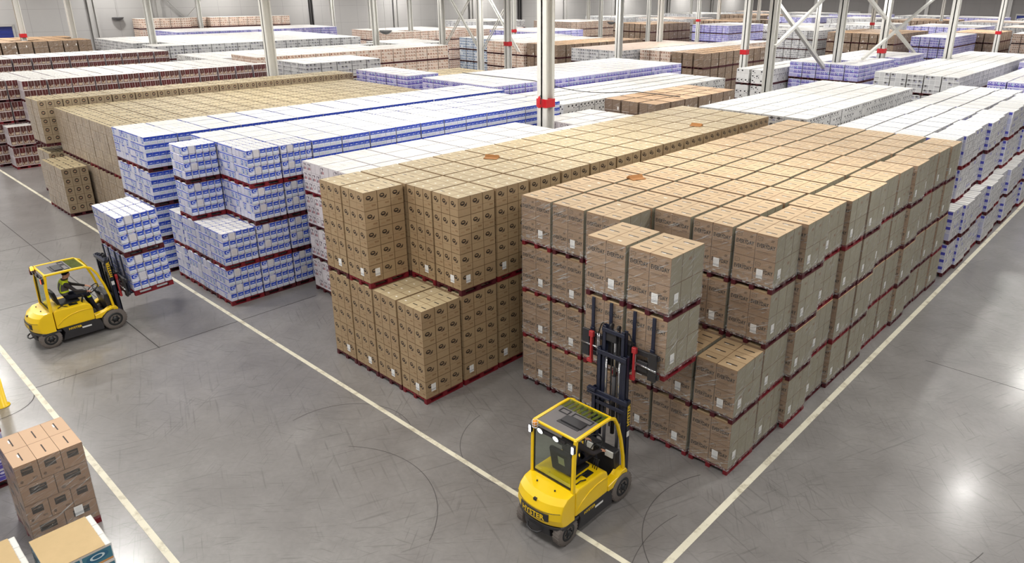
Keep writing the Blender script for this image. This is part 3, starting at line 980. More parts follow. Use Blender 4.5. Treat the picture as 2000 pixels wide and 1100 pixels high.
# second bay
block('grey', -82.0, 15, 1.0, 24.2, 17, 1.2, 4, 'far wall', group='grey-lined pack loads', wob=.015)
block('flor', -63.4, 6, 1.02, 24.4, 16, 1.2, 4, 'second bay', group='dark-dotted pack loads', wob=.015, extra='west stack')
block('peach', -55.4, 4, 1.0, 25.3, 15, 1.2, 4, 'second bay', group='peach-dotted pack loads', wob=.015)
block('grey', -48.7, 4, 1.0, 25.3, 5, 1.2, 4, 'ring cartons', group='grey-lined pack loads', wob=.015, extra='short stack')
block('ring', -40.2, 6, 1.0, 28.4, 6, 1.06, 2, 'second bay', group='ring-logo carton loads', wob=.02, extra='back stack')
block('violet', -39.6, 5, 1.05, 25.75, 2, 1.2, 4, 'ring cartons', group='violet pack loads', wob=.015, zscale=-.1, extra='low pair')
block('violet', -33.2, 6, .985, 25.9, 15, 1.2, 4, 'second bay', group='violet pack loads', wob=.015, extra='second-bay stack')
block('flor', -27.0, 4, 1.12, 26.0, 13, 1.2, 4, 'blue packs', group='dark-dotted pack loads', wob=.012, extra='behind blue packs')
block('brown', -20.65, 3, .985, 26.6, 6, 1.2, 4, 'lattice packs', group='plain wrapped carton loads behind the lattice packs', wob=.02, extra='behind lattice packs')
block('roll', -16.2, 5, .985, 27.6, 11, 1.22, 4, 'second bay', group='white-topped roll-pack loads', wob=.012)
block('towel', -9.9, 4, 1.02, 26.95, 14, 1.22, 4, 'aisle line', group='wrapped towel-pack loads', wob=.03, lowshift=.42)
# third bay
block('roll', -15.7, 5, .985, 48.0, 19, 1.22, 4, 'third bay', group='white-topped roll-pack loads', wob=.012, extra='third-bay stack')
block('violet', -22.7, 5, 1.0, 51.0, 12, 1.22, 4, 'third bay', group='violet pack loads', wob=.012, extra='third-bay stack')
block('flor', -25.15, 2, 1.15, 47.6, 14, 1.22, 4, 'third bay', group='dark-dotted pack loads', wob=.012, extra='third-bay stack', fac=1.0)
block('violet', -9.3, 4, 1.0, 47.6, 11, 1.22, 4, 'aisle line', group='violet pack loads', wob=.012, extra='aisle stack')
block('violet', -10.4, 4, 1.0, 62.5, 14, 1.22, 4, 'aisle line', group='violet pack loads', wob=.012, extra='far aisle stack')
block('brown', -33.2, 3, 1.05, 51.6, 9, 1.22, 4, 'third bay', group='plain wrapped carton loads of the third bay', wob=.02, extra='third-bay stack')
block('peach', -36.5, 3, 1.05, 51.8, 15, 1.22, 4, 'third bay', group='peach-dotted pack loads', wob=.012, extra='third-bay stack')
block('cover', -41.8, 5, 1.02, 49.0, 12, 1.22, 4, 'third bay', group='cardboard-covered loads', wob=.012)
block('brown', -48.3, 4, .98, 50.2, 11, 1.22, 4, 'third bay', group='plain wrapped carton loads of the third bay', wob=.02, extra='long stack')
block('peach', -53.6, 5, 1.02, 50.0, 10, 1.22, 4, 'third bay', group='peach-dotted pack loads', wob=.012, extra='inner stack')
block('bcell', -59.3, 5, 1.08, 51.4, 10, 1.22, 4, 'third bay', group='blue-celled pack loads', wob=.012)
block('flor', -66.4, 6, 1.03, 44.8, 5, 1.2, 4, 'third bay', group='dark-dotted pack loads', wob=.012, extra='west end')
block('peach', -80.0, 9, 1.0, 52.0, 9, 1.2, 4, 'far wall', group='peach-dotted pack loads', wob=.012, extra='west stack')
block('peach', -77.5, 8, 1.0, 64.5, 6, 1.2, 4, 'far wall', group='peach-dotted pack loads', wob=.012, extra='west end')
block('violet', -94.0, 7, 1.0, 34.0, 17, 1.2, 4, 'far wall', group='violet pack loads', wob=.012, extra='wall stack')
block('peach', -96.9, 2, 1.0, 33.0, 16, 1.2, 5, 'far wall', group='peach-dotted pack loads', wob=.012, extra='wall stack')
block('violet', -68.0, 7, 1.05, 64.0, 8, 1.2, 4, 'third bay', group='violet pack loads', wob=.012, extra='west end')
# fourth bay and beyond: small in the picture
FAR = [('peach', -84, 8, 89, 9), ('brown', -70, 7, 92, 9), ('violet', -59, 6, 97, 9), ('grey', -44.5, 6, 93, 9), ('brown', -36.5, 8, 92, 11), ('violet', -26.2, 4, 90.5, 10), ('brown', -25.6, 5, 103.5, 9),
       ('peach', -19, 8, 106, 10), ('grey', -95, 9, 78, 9), ('grey', -92, 9, 112, 12), ('cover', -80, 9, 112, 10), ('brown', -68, 8, 112, 12), ('flor', -57, 9, 112, 12), ('grey', -46, 8, 114, 12), ('violet', -35, 9, 118, 10), ('cover', -24, 9, 124, 10),
       ('brown', -14, 8, 122, 10), ('grey', -93, 10, 140, 12), ('brown', -80, 9, 141, 12), ('violet', -68, 9, 140, 12), ('grey', -56, 9, 140, 12), ('brown', -45, 9, 140, 12), ('cover', -34, 9, 142, 12), ('grey', -23, 8, 145, 12), ('brown', -13, 7, 143, 12),
       ('cover', -92, 10, 166, 10), ('grey', -79, 10, 166, 10), ('violet', -66, 10, 166, 10), ('grey', -52, 8, 166, 10), ('violet', -42, 9, 166, 10), ('grey', -30, 9, 168, 10), ('brown', -19, 9, 166, 10)]
for n_, (kd, x0, nx, y0, ny) in enumerate(FAR):
    block(kd, x0, nx, 1.02, y0, ny, 1.22, 4, 'fourth bay', group='small distant pallet loads', wob=.015, extra=f'{ORD[n_ % 26 + 1]} far stack', far=True)

cands = []
for bi, B in enumerate(BL):
    k = K[B['kind']]
    wob = B.get('wob', .01)
    rb = random.Random(bi * 13 + 1)
    for j in range(B['ny']):
        rowdx = rb.uniform(-wob, wob)
        for i in range(B['nx']):
            dx, dy = rb.uniform(-1, 1) * .004, rb.uniform(-1, 1) * .004
            for tr in range(B['tiers']):
                if B.get('skip') and B['skip'](i, j, tr):
                    continue
                ex = rowdx
                if B.get('lowshift') and tr < 2 and i == B['nx'] - 1:
                    ex += B['lowshift']
                if B['kind'] == 'towel' and i == B['nx'] - 1:
                    ex += (0, .06, .11)[(j * 5) % 3]
                if B['kind'] == 'word' and i == B['nx'] - 1:
                    ex += (0.02 + .05 * ((j * 7) % 3)) if j > 1 else 0.0
                    if tr >= 2 and j > 1:
                        ex -= .02
                th = k.th + .002
                if B.get('zscale'):
                    th += B['zscale'] * 0
                z = tr * th + (B.get('zoff', 0) if tr else 0)
                x = B['x0'] + (i + .5) * B['px'] + ex + dx
                y = B['y0'] + (j + .5) * B['py'] + dy
                hw, hd = k.wd / 2, k.dp / 2
                hit = False
                for c in COLS:
                    if abs(x - c[0]) < hw + c[2] / 2 + .12 and abs(y - c[1]) < hd + c[2] / 2 + .12:
                        hit = True
                if hit:
                    continue
                cands.append(dict(b=bi, i=i, j=j, t=tr, x=x, y=y, z=z, k=k, top=tr == B['tiers'] - 1))

# keep, as things of their own, the loads that the photograph's viewpoint sees
bv, bf = [], []
for c in cands:
    k = c['k']
    b0 = len(bv)
    hw, hd = k.wd / 2, k.dp / 2
    x, y, z0, z1 = c['x'], c['y'], c['z'], c['z'] + k.th
    bv += [(x - hw, y - hd, z0), (x + hw, y - hd, z0), (x + hw, y + hd, z0), (x - hw, y + hd, z0), (x - hw, y - hd, z1), (x + hw, y - hd, z1), (x + hw, y + hd, z1), (x - hw, y + hd, z1)]
    bf += [(b0, b0 + 1, b0 + 5, b0 + 4), (b0 + 1, b0 + 2, b0 + 6, b0 + 5), (b0 + 2, b0 + 3, b0 + 7, b0 + 6), (b0 + 3, b0, b0 + 4, b0 + 7), (b0 + 4, b0 + 5, b0 + 6, b0 + 7)]
tree = BVHTree.FromPolygons(bv, bf)


def seen_points(c):
    k = c['k']
    hw, hd = k.wd / 2, k.dp / 2
    x, y, z, th = c['x'], c['y'], c['z'], k.th
    g = (.08, .36, .64, .92)
    for a in g:
        for b_ in g:
            yield (x - hw + 2 * hw * a, y - hd + 2 * hd * b_, z + th + .004)
            yield (x + hw + .004, y - hd + 2 * hd * a, z + .05 + (th - .08) * b_)
            yield (x - hw + 2 * hw * a, y - hd - .004, z + .05 + (th - .08) * b_)


for c in cands:
    n_seen = 0
    area = 0
    for p in seen_points(c):
        q = project(p)
        if q is None or not (2 < q[0] < 1998 and 2 < q[1] < 1098):
            continue
        v = CAM - Vector(p)
        d = v.length
        h = tree.ray_cast(Vector(p), v / d, d)
        if h[0] is None:
            n_seen += 1
    c['seen'] = n_seen
    c['dist'] = (Vector((c['x'], c['y'], c['z'])) - CAM).length
by_kind = {}
for c in cands:
    if c['seen'] >= 2:
        by_kind.setdefault(c['k'].key, []).append(c)
for kk, lst in by_kind.items():
    lst.sort(key=lambda c: -c['seen'] / c['dist'] ** 2)
    for c in lst[:300]:
        c['thing'] = True
TIER = {2: ['lower tier', 'top tier'], 1: ['single tier'], 4: ['floor tier', 'second tier', 'third tier', 'top tier'], 5: ['floor tier', 'second tier', 'third tier', 'fourth tier', 'top tier']}
occ = {(c['b'], c['i'], c['j'], c['t']) for c in cands}
mass = {}
for c in cands:
    B = BL[c['b']]
    k = c['k']
    if not c.get('thing'):
        mass.setdefault(k.key, []).append(c)
        continue
    tier = TIER[B['tiers']][c['t']]
    tier = tier if B['tiers'] > 1 else ''
    lab = f"{k.desc}, {B['extra'] + ', ' if B.get('extra') else ''}{ORD[c['j'] + 1]} row back, {ORD[B['nx'] - c['i']]} column{'' if B.get('extra') else ' from aisle'}, {tier}".rstrip(', ')
    e_r = (c['b'], c['i'] + 1, c['j'], c['t']) not in occ
    e_f = (c['b'], c['i'], c['j'] - 1, c['t']) not in occ
    rot = random.uniform(-.004, .004)
    loc = (c['x'], c['y'], c['z'])
    key = k.key
    if key == 'word':
        o = make_load(key, loc, rot, 'full' if (e_r or e_f) else 'top', e_r, e_f)
    elif key == 'eco':
        o = make_load(key, loc, rot, 'full' if (e_f and c['j'] < 2) or (e_r and c['j'] < 3) or c['t'] == 0 else 'top', e_r, e_f)
    elif key == 'blue' and c['dist'] < 27.5 and (e_r or e_f) and c['j'] < 3:
        o = make_load(key, loc, rot, 'full', e_r, e_f)
    elif c['dist'] < 52 and key in ('blue', 'lattice', 'ring', 'cells', 'towel') and (e_r or e_f or c['dist'] < 30):
        o = make_load(key, loc, rot, 'layers', e_r, e_f)
    else:
        o = obj(k.name, k.single(random.randrange(4)), None, loc, (0, 0, rot))
    tag(o, lab, 'pallet load', B['group'])

for kk, lst in mass.items():
    k = K[kk]
    b = MB()
    for c in lst:
        x, y, z = c['x'], c['y'], c['z']
        b.box(x - k.wd / 2 + .012, x + k.wd / 2 - .012, y - k.dp / 2 + .012, y + k.dp / 2 - .012, z + .143, z + k.th - .006, (0, 1, 2), (random.randrange(40), random.randrange(40)), (k.nx, k.ny, k.nl))
        for xx in (-1, 0, 1):
            xx = x + xx * (k.wd / 2 - .06)
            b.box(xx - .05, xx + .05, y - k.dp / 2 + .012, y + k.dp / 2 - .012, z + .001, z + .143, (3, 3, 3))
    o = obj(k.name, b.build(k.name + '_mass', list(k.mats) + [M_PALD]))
    o['kind'] = 'stuff'
    tag(o, f"the {k.desc}s packed behind and under the others of their kind", 'pallet load')

# ------------------------------------------------------------------ forklifts
M_YEL = plain('forklift_yellow', srgb(245, 204, 10), 0.38, 0.5, noise=.03, scale=2.0, coat=.3)
M_BLK = plain('black_steel', srgb(44, 43, 46), 0.5, 0.5, noise=.1)
M_NAVY = plain('mast_steel', srgb(34, 38, 56), 0.4, 0.5, noise=.1)
M_TIRE = plain('dusty_rubber', srgb(116, 109, 104), 0.85, 0.2, noise=.12, scale=14)
M_RUB = plain('black_rubber', srgb(26, 26, 28), 0.6, 0.4)
M_RIM = plain('wheel_rim', srgb(24, 27, 30), 0.45, 0.6)
M_CHR = plain('bright_rod', srgb(200, 200, 204), 0.15, 0.6, metal=.9)
M_PLATE = plain('roof_plate', srgb(112, 108, 108), 0.5, 0.4)
M_SLAT = plain('olive_slat', srgb(150, 146, 50), 0.5, 0.4)
M_BRKT = plain('red_bracket', srgb(176, 48, 52), 0.45, 0.5)
M_STICK = plain('pale_sticker', srgb(214, 212, 180), 0.6, 0.3)
M_WHT = plain('white_sticker', srgb(226, 226, 224), 0.5, 0.3)
M_LW = emit('work_lamp_glow', (0.85, 0.9, 1.0, 1), 9.0)
M_LA = emit('amber_glow', (1.0, 0.42, 0.04, 1), 5.0)
M_LR = emit('red_glow', (1.0, 0.10, 0.04, 1), 2.0)
M_AMB = plain('amber_lens', srgb(236, 150, 40), 0.25, 0.5)
M_REDL = plain('red_lens', srgb(170, 30, 30), 0.25, 0.5)
t = NT('tinted_glass')
gg = t.n('ShaderNodeBsdfGlossy'); gg.inputs['Roughness'].default_value = .03
tt = t.n('ShaderNodeBsdfTransparent'); tt.inputs[0].default_value = (.80, .86, .80, 1)
mm = t.n('ShaderNodeMixShader'); mm.inputs[0].default_value = .10
t.t.links.new(tt.outputs[0], mm.inputs[1]); t.t.links.new(gg.outputs[0], mm.inputs[2]); t.t.links.new(mm.outputs[0], t.out.inputs[0])
M_GLASS = t.mat


def rear_curve(x):
    return .16 * (abs(x) / .54) ** 2.4


def curved_prism(prof, hw, m=0, nseg=22, thr=-.7):
    """profile swept across the truck with the tail rounded in plan"""
    b = MB()
    rows = []
    for k in range(nseg + 1):
        x = -hw + 2 * hw * k / nseg
        base = len(b.v)
        for (y, z) in prof:
            b.v.append((x, y + (rear_curve(x) if y < thr else 0), z))
        rows.append(base)
    n = len(prof)
    for k in range(nseg):
        for i in range(n):
            j = (i + 1) % n
            b.face((rows[k] + i, rows[k] + j, rows[k + 1] + j, rows[k + 1] + i), m)
    b.face([rows[0] + i for i in range(n)][::-1], m)
    b.face([rows[-1] + i for i in range(n)], m)
    return b


def forklift(name, ox, oy, zb, tilt, stage, lit, label):
    root = bpy.data.objects.new(name, None)
    COL.objects.link(root)
    root.location = (ox, oy, 0)
    tag(root, label, 'forklift')

    def part(nm, b, mats, par=root, bevel=0.0, seg=1, loc=(0, 0, 0)):
        return obj(nm, b.build(nm, mats, bevel, seg), par, loc)

    # counterweight with its name plate
    b = curved_prism([(-1.00, .44), (-1.13, .50), (-1.17, .64), (-1.16, .80), (-1.10, .93), (-.98, 1.02), (-.62, 1.05), (-.62, .44)], .54)
    cw = part('counterweight', b, M_YEL, bevel=.022, seg=2)
    b = curved_prism([(-1.166, .60), (-1.186, .60), (-1.184, .76), (-1.162, .76)], .335)
    npl = part('name_plate', b, M_BLK, cw, bevel=.006)
    b = MB()
    wp = lambda p: Vector((p.x, p.y + rear_curve(p.x), p.z))
    b.text('HYSTER', (0, -1.1895, .625), (1, 0, 0), (0, 0, 1), .155, 0, warp=wp, wide=.98)
    part('lettering', b, M_YEL, npl)
    b = MB()
    b.tube([(x, -1.165 + rear_curve(x) + .004, .80 + .03 * (1 - (x / .52) ** 2) * -1) for x in [-.52 + .104 * k for k in range(11)]], .006, 0, 5)
    part('seam', b, M_BLK, cw)
    b = MB()
    for x in (-.22, .22):
        b.lathe([(0, .016), (.02, .016)], (x, -.82, 1.035), 'z', 0, 10)
    b.box(-.035, .035, -1.125, -1.08, .90, .945)
    part('lifting_eye', b, M_BLK, cw)
    # black underbody
    b = curved_prism([(-1.04, .38), (-1.13, .41), (-1.13, .47), (-.5, .47), (-.5, .41)], .54)
    part('rear_fender', b, M_BLK, bevel=.01)
    b = curved_prism([(-.98, .13), (-1.10, .24), (-1.12, .42), (-.5, .42), (-.5, .13)], .31)
    part('rear_bumper', b, M_BLK, bevel=.012)
    b = MB()
    b.tube([(-.18, -1.12, .33), (-.12, -1.19, .30), (0, -1.21, .29), (.12, -1.19, .30), (.18, -1.12, .33)], .02, 0, 7)
    part('tow_hitch', b, M_BLK)
    b = MB()
    b.prism([(-.50, .12), (-.42, .34), (-.50, .50), (.40, .50), (.50, .42), (.54, .26), (.54, .12)], -.52, .52)
    b.box(-.33, .33, .5, 1.0, .16, .44)
    ch = part('chassis', b, M_BLK, bevel=.012)
    for s in (-1, 1):
        b = MB()
        b.text('HYSTER', (s * .5215, -.16, .385), (0, s, 0), (0, 0, 1), .085, 0, wide=1.1)
        part('lettering', b, M_YEL, ch)
        b = MB()
        y0 = .10 if s > 0 else -.30
        b.box(s * .5215 - .0012, s * .5215 + .0012, y0 - .10, y0 + .14, .33, .375)
        st = part('sticker', b, M_WHT, ch)
        st['label'] = 'white sticker with a row of small print'
    # hood over the battery
    b = MB()
    b.prism([(-.60, .50), (-.60, 1.02), (-.52, 1.06), (.20, 1.04), (.32, .98), (.36, .86), (.36, .50)], -.535, .535)
    hd = part('hood', b, M_YEL, bevel=.03, seg=2)
    b = MB()
    for s in (-1, 1):
        b.tube([(s * .536, y, z) for y, z in ((-.56, .60), (-.42, .74), (-.22, .83), (.0, .87), (.2, .87), (.33, .84))], .014, 0, 6)
    part('hood_crease', b, M_YEL, hd)
    b = MB()
    b.tube([(.30, -.35, 1.06), (.34, -.25, 1.12), (.36, -.12, 1.10), (.33, -.05, 1.06)], .014, 0, 6)
    b.tube([(.40, -.45, 1.06), (.44, -.36, 1.11), (.45, -.22, 1.06)], .012, 0, 6)
    b.box(.28, .42, -.16, .05, 1.045, 1.06)
    part('hood_cable', b, M_RUB, hd)
    # front fenders, step, dash
    for s in (-1, 1):
        b = MB()
        b.prism([(.37, .49), (.37, .61), (.66, .655), (.80, .73), (.93, .735), (.99, .66), (.98, .60), (.84, .655), (.68, .62), (.56, .52), (.53, .48)], min(s * .35, s * .54), max(s * .35, s * .54))
        part('front_fender', b, M_YEL, bevel=.01)
    b = MB(); b.box(-.35, .35, .37, .92, .45, .50); part('step_plate', b, M_RUB)
    b = MB()
    b.prism([(.80, .50), (.72, .95), (.74, 1.10), (.90, 1.12), (.94, .50)], -.40, .40)
    ds = part('dashboard', b, M_BLK, bevel=.02)
    b = MB()
    b.box(.18, .36, .70, .735, .98, 1.10); b.box(-.32, -.12, .70, .735, .96, 1.08)
    part('control_panel', b, M_WHT if lit else M_PLATE, ds)
    b = MB()
    b.tube([(0, .80, .92), (0, .60, 1.20)], .03, 0, 8)
    rim = []
    e1, e2 = Vector((1, 0, 0)), Vector((0, .80, .60)).normalized()
    for k in range(21):
        a = 2 * math.pi * k / 20
        rim.append(Vector((0, .58, 1.24)) + e1 * (.175 * math.cos(a)) + e2 * (.175 * math.sin(a)))
    b.tube(rim, .015, 0, 6, cap=False)
    for a in (0.5, 2.6, 4.7):
        b.tube([(0, .58, 1.23), Vector((0, .58, 1.24)) + e1 * (.17 * math.cos(a)) + e2 * (.17 * math.sin(a))], .01, 0, 5)
    part('steering_wheel', b, M_RUB)
    b = MB()
    for k, x in enumerate((.30, .35, .40)):
        b.tube([(x, .16, 1.04), (x, .22, 1.22)], .009, 0, 5)
        b.lathe([(0, .006), (.01, .02), (.03, .02), (.04, .006)], (x, .22, 1.21), 'z', 0, 8)
    part('control_lever', b, M_RUB)
    # seat
    b = MB(); b.box(-.24, .24, -.34, .16, 1.05, 1.10)
    st = part('seat', b, M_RUB, bevel=.03, seg=2)
    b = MB(); b.prism([(-.40, 1.09), (-.49, 1.58), (-.47, 1.63), (-.40, 1.61), (-.33, 1.10)] if lit else [(-.40, 1.09), (-.49, 1.44), (-.47, 1.49), (-.40, 1.47), (-.33, 1.10)], -.23, .23)
    sb = part('seat_back', b, M_RUB, bevel=.03, seg=2)
    b = MB(); b.prism([(-.447, 1.32), (-.479, 1.50), (-.483, 1.50), (-.451, 1.32)], -.02, .13)
    so = part('sticker', b, M_STICK, sb); so['label'] = 'pale square sticker on the seat back'
    # overhead guard
    b = MB()
    for s in (-1, 1):
        b.bar([(s * .50, .90, .62), (s * .50, .855, 1.05), (s * .50, .77, 1.45), (s * .50, .65, 1.82), (s * .50, .53, 2.03), (s * .50, .38, 2.105), (s * .50, .1, 2.115), (s * .50, -.60, 2.115)], .065, .06)
        b.bar([(s * .50, -.585, 2.13), (s * .50, -.63, 1.75), (s * .50, -.645, 1.02)], .065, .075)
    b.bar([(-.5, .42, 2.09), (.5, .42, 2.09)], .06, .06, side=(0, 1, 0))
    b.bar([(-.5, -.585, 2.115), (.5, -.585, 2.115)], .05, .05, side=(0, 1, 0))
    part('overhead_guard', b, M_YEL, bevel=.012)
    b = MB(); b.box(-.465, .465, -.56, .10, 2.10, 2.125)
    rp = part('roof_panel', b, M_PLATE, bevel=.004)
    b = MB()
    for k in range(8):
        x = -.40 + k * .114
        b.bar([(x, .11, 2.105), (x + .02, .40, 2.095)], .05, .018)
    part('roof_slat', b, M_SLAT)
    b = MB(); b.box(-.465, .465, .10, .40, 2.118, 2.124); part('roof_window', b, M_GLASS)
    b = MB()
    fr = lambda x0, x1, y0, y1, z, w_: (b.box(x0, x1, y0, y0 + w_, z, z + .015), b.box(x0, x1, y1 - w_, y1, z, z + .015), b.box(x0, x0 + w_, y0 + w_, y1 - w_, z, z + .015), b.box(x1 - w_, x1, y0 + w_, y1 - w_, z, z + .015))
    fr(-.36, -.14, -.08, .06, 2.126, .018)
    b.box(-.12, .36, -.30, -.10, 2.126, 2.16); b.box(-.16, .34, -.36, -.28, 2.126, 2.137)
    fr(-.06, .40, -.08, .06, 2.126, .018)
    part('roof_tray', b, M_BLK, rp, bevel=.003)
    # rear window
    b = MB(); b.prism([(-.640, 1.10), (-.648, 1.10), (-.628, 2.02), (-.620, 2.02)], -.46, .46)
    part('rear_window', b, M_GLASS)
    b = MB()
    b.bar([(-.46, -.645, 1.09), (.46, -.645, 1.09)], .02, .03, side=(0, 1, 0)); b.bar([(-.46, -.625, 2.03), (.46, -.625, 2.03)], .02, .03, side=(0, 1, 0))
    for s in (-1, 1):
        b.bar([(s * .455, -.645, 1.08), (s * .455, -.625, 2.04)], .018, .02)
    part('window_frame', b, M_RUB)
    # lamps along the back of the roof
    for s in (-1, 1):
        b = MB(); b.box(s * .515 - .03, s * .515 + .03, -.70, -.635, 1.90, 2.06, (0, 0, 0)); b.box(s * .515 - .024, s * .515 + .024, -.712, -.699, 1.91, 2.05, (1, 1, 1))
        mt = M_LW if lit else (M_LR if s > 0 else M_REDL)
        part('tail_lamp', b, [M_BLK, mt], bevel=.004)
    for x in (-.26, .12):
        b = MB()
        b.lathe([(-.0, .02), (.02, .055), (.05, .06), (.055, .05)], (0, 0, 0), 'z', 0, 18, mats=[0, 0, 1])
        o = part('work_lamp', b, [M_BLK, M_LW if lit else M_CHR], loc=(x, -.655, 2.05))
        o.rotation_euler = (math.radians(105), 0, 0)
    b = MB(); b.lathe([(0, .045), (.09, .042), (.11, .02)], (-.42, -.66, 2.06), 'z', 0, 16)
    bc = part('beacon', b, M_AMB if lit else M_LA)
    b = MB()
    for k in range(6):
        a = k * math.pi / 3
        b.tube([(-.42 + .058 * math.cos(a), -.66 + .058 * math.sin(a), z) for z in (2.04, 2.16)], .005, 0, 4)
    for z in (2.05, 2.10, 2.155):
        b.tube([(-.42 + .058 * math.cos(k * math.pi / 6), -.66 + .058 * math.sin(k * math.pi / 6), z) for k in range(13)], .005, 0, 4, cap=False)
    b.box(-.46, -.38, -.70, -.60, 2.03, 2.045)
    part('beacon_cage', b, M_WHT if lit else M_BLK, bc)
    b = MB(); b.box(-.30, .30, -.66, -.62, 1.98, 2.03); b.lathe([(-.12, .03), (.12, .03)], (.2, -.60, 1.92), 'x', 0, 8)
    part('lamp_rail', b, M_BLK)
    # wheels
    for (nm, y, r, wd, xo) in (('rear_wheel', -.79, .265, .17, .45), ('drive_wheel', .86, .315, .22, .42)):
        for s in (-1, 1):
            b = MB()
            h = wd / 2
            b.lathe([(-h, r * .62), (-h, r * .93), (-h * .8, r), (h * .8, r), (h, r * .93), (h, r * .62)], (0, 0, 0), 'x', 0, 36)
            for k in range(26):
                a = 2 * math.pi * k / 26
                b.bar([(-h * .9, math.cos(a) * r * 1.002, math.sin(a) * r * 1.002), (h * .9, math.cos(a + .09) * r * 1.002, math.sin(a + .09) * r * 1.002)], .012, .03, 0, side=(0, math.cos(a), math.sin(a)))
            wv = part(nm, b, M_TIRE, loc=(s * xo, y, r + .004))
            b = MB()
            b.lathe([(-.02, r * .64), (s * .0 + .0, r * .63), (.012, r * .5), (-.01, r * .42), (.0, r * .2), (.03, r * .18), (.035, .02)] if s > 0 else [(-.035, .02), (-.03, r * .18), (0, r * .2), (.01, r * .42), (-.012, r * .5), (0, r * .63), (.02, r * .64)], (s * (h + .004), 0, 0), 'x', 0, 28)
            for k in range(6):
                a = k * math.pi / 3
                b.lathe([(-.01, .016), (.02, .016)], (s * (h + .012), math.cos(a) * r * .32, math.sin(a) * r * .32), 'x', 0, 6)
            part('rim', b, M_RIM, wv)
            b = MB()
            b.lathe([(-.1, .05), (.1, .05)], (-s * .12, 0, 0), 'x', 0, 10)
            part('axle', b, M_BLK, wv)
    # mast, tilting about its foot
    piv = Vector((0, 1.0, .3))
    mp = bpy.data.objects.new('mast_pivot_tmp', None)
    b = MB()

    def chan(x, y0, y1, z0, z1, m=0):
        b.box(x - .042, x + .042, y0, y0 + .018, z0, z1, (m, m, m)); b.box(x - .042, x + .042, y1 - .018, y1, z0, z1, (m, m, m))
        xi = x + (.042 - .009) * (1 if x > 0 else -1)
        b.box(xi - .009, xi + .009, y0, y1, z0, z1, (m, m, m))

    def rel(bb):
        bb.v = [(x - piv.x, y - piv.y, z - piv.z) for x, y, z in bb.v]
        return bb
    for s in (-1, 1):
        chan(s * .40, 1.02, 1.13, .08, 2.14)
    for z in (.45, 2.08):
        b.box(-.44, .44, .99, 1.02, z - .05, z + .05)
    if lit:
        b.box(-.50, -.30, .93, 1.02, 2.10, 2.16); b.box(-.52, .05, .95, 1.0, 2.02, 2.06)
    mast = part('mast', rel(b), M_NAVY, bevel=.004, loc=piv)
    bpy.data.objects.remove(mp)
    mast.rotation_euler = (tilt, 0, 0)
    b = MB()
    b.box(.4425, .4445, 1.025, 1.125, 1.52, 2.12)
    sg = part('mast_decal', rel(b), M_BLK, mast)
    b = MB()
    b.text('HYSTER', (.4455, 1.04, 1.83), (0, 0, 1), (0, -1, 0), .115, 0, wide=1.18)
    for v_ in range(len(b.v)):
        x, y, z = b.v[v_]; b.v[v_] = (x, y + .07, z)
    part('lettering', rel(b), M_YEL, mast)
    b = MB(); b.box(.4425, .4445, 1.035, 1.115, 1.34, 1.46)
    part('sticker', rel(b), M_WHT, mast)
    z2 = 2.14 + stage
    b = MB()
    for s in (-1, 1):
        chan(s * .315, 1.05, 1.16, .12 + stage, z2)
    b.box(-.35, .35, 1.03, 1.06, z2 - .12, z2 - .03); b.box(-.35, .35, 1.03, 1.06, .9 + stage, .98 + stage)
    part('middle_stage', rel(b), M_NAVY, mast, bevel=.004)
    z3 = z2 + (stage * .55 if stage > .2 else 0.0)
    b = MB()
    for s in (-1, 1):
        chan(s * .23, 1.08, 1.19, .16 + stage * 1.55, z3)
    b.box(-.27, .27, 1.06, 1.09, z3 - .12, z3 - .04)
    part('inner_stage', rel(b), M_NAVY, mast, bevel=.004)
    b = MB()
    for x in (-.16, .16):
        b.tube([(x, 1.10, .15), (x, 1.10, 1.5)], .035, 0, 10)
        b.tube([(x, 1.10, 1.5), (x, 1.10, max(1.9, z2 - .05))], .022, 1, 10)
    b.tube([(0.02, 1.13, .3 + stage), (0.02, 1.13, 1.6 + stage)], .045, 0, 10)
    b.tube([(0.02, 1.13, 1.6 + stage), (0.02, 1.13, z3 - .05)], .03, 1, 10)
    part('lift_cylinder', rel(b), [M_BLK, M_CHR], mast)
    b = MB()
    for x in (-.08, .09):
        b.bar([(x, 1.16, .4 + stage), (x, 1.16, z3)], .03, .012)
        b.lathe([(-.02, .05), (.02, .05)], (x, 1.13, z3 + .02), 'x', 0, 16)
    part('lift_chain', rel(b), M_BLK, mast)
    # twin-pallet attachment
    b = MB()
    for z in (zb + .06, zb + .46):
        b.box(-.92, .92, 1.27, 1.325, z, z + .10)
    b.box(-.30, .30, 1.20, 1.29, zb + .02, zb + .62)
    b.box(-.20, .05, 1.10, 1.26, zb + .60, zb + .78); b.box(.0, .34, 1.18, 1.30, zb + .62, zb + .66)
    for x in (-.80, .80):
        b.box(x - .09, x + .09, 1.23, 1.28, zb + .02, zb + .60)
    b.box(.46, .70, 1.235, 1.28, zb + .14, zb + .36)
    cg = part('carriage', rel(b), M_BLK, mast, bevel=.006)
    b = MB()
    for x in (-.62, .42):
        b = MB()
        b.box(x - .022, x + .022, 1.17, 1.235, zb - .06, zb + .60)
        b.box(x - .10, x + .03, 1.175, 1.232, zb - .08, zb - .0)
        b.box(x - .05, x + .05, 1.165, 1.232, zb + .50, zb + .62)
        part('side_shift_bracket', rel(b), M_BRKT, mast, bevel=.005)
    b = MB()
    b.tube([(-.90, 1.22, zb + .30), (-.34, 1.22, zb + .30)], .022, 0, 8); b.tube([(.42, 1.22, zb + .30), (.90, 1.22, zb + .26)], .022, 0, 8)
    part('shift_rod', rel(b), M_CHR, mast)
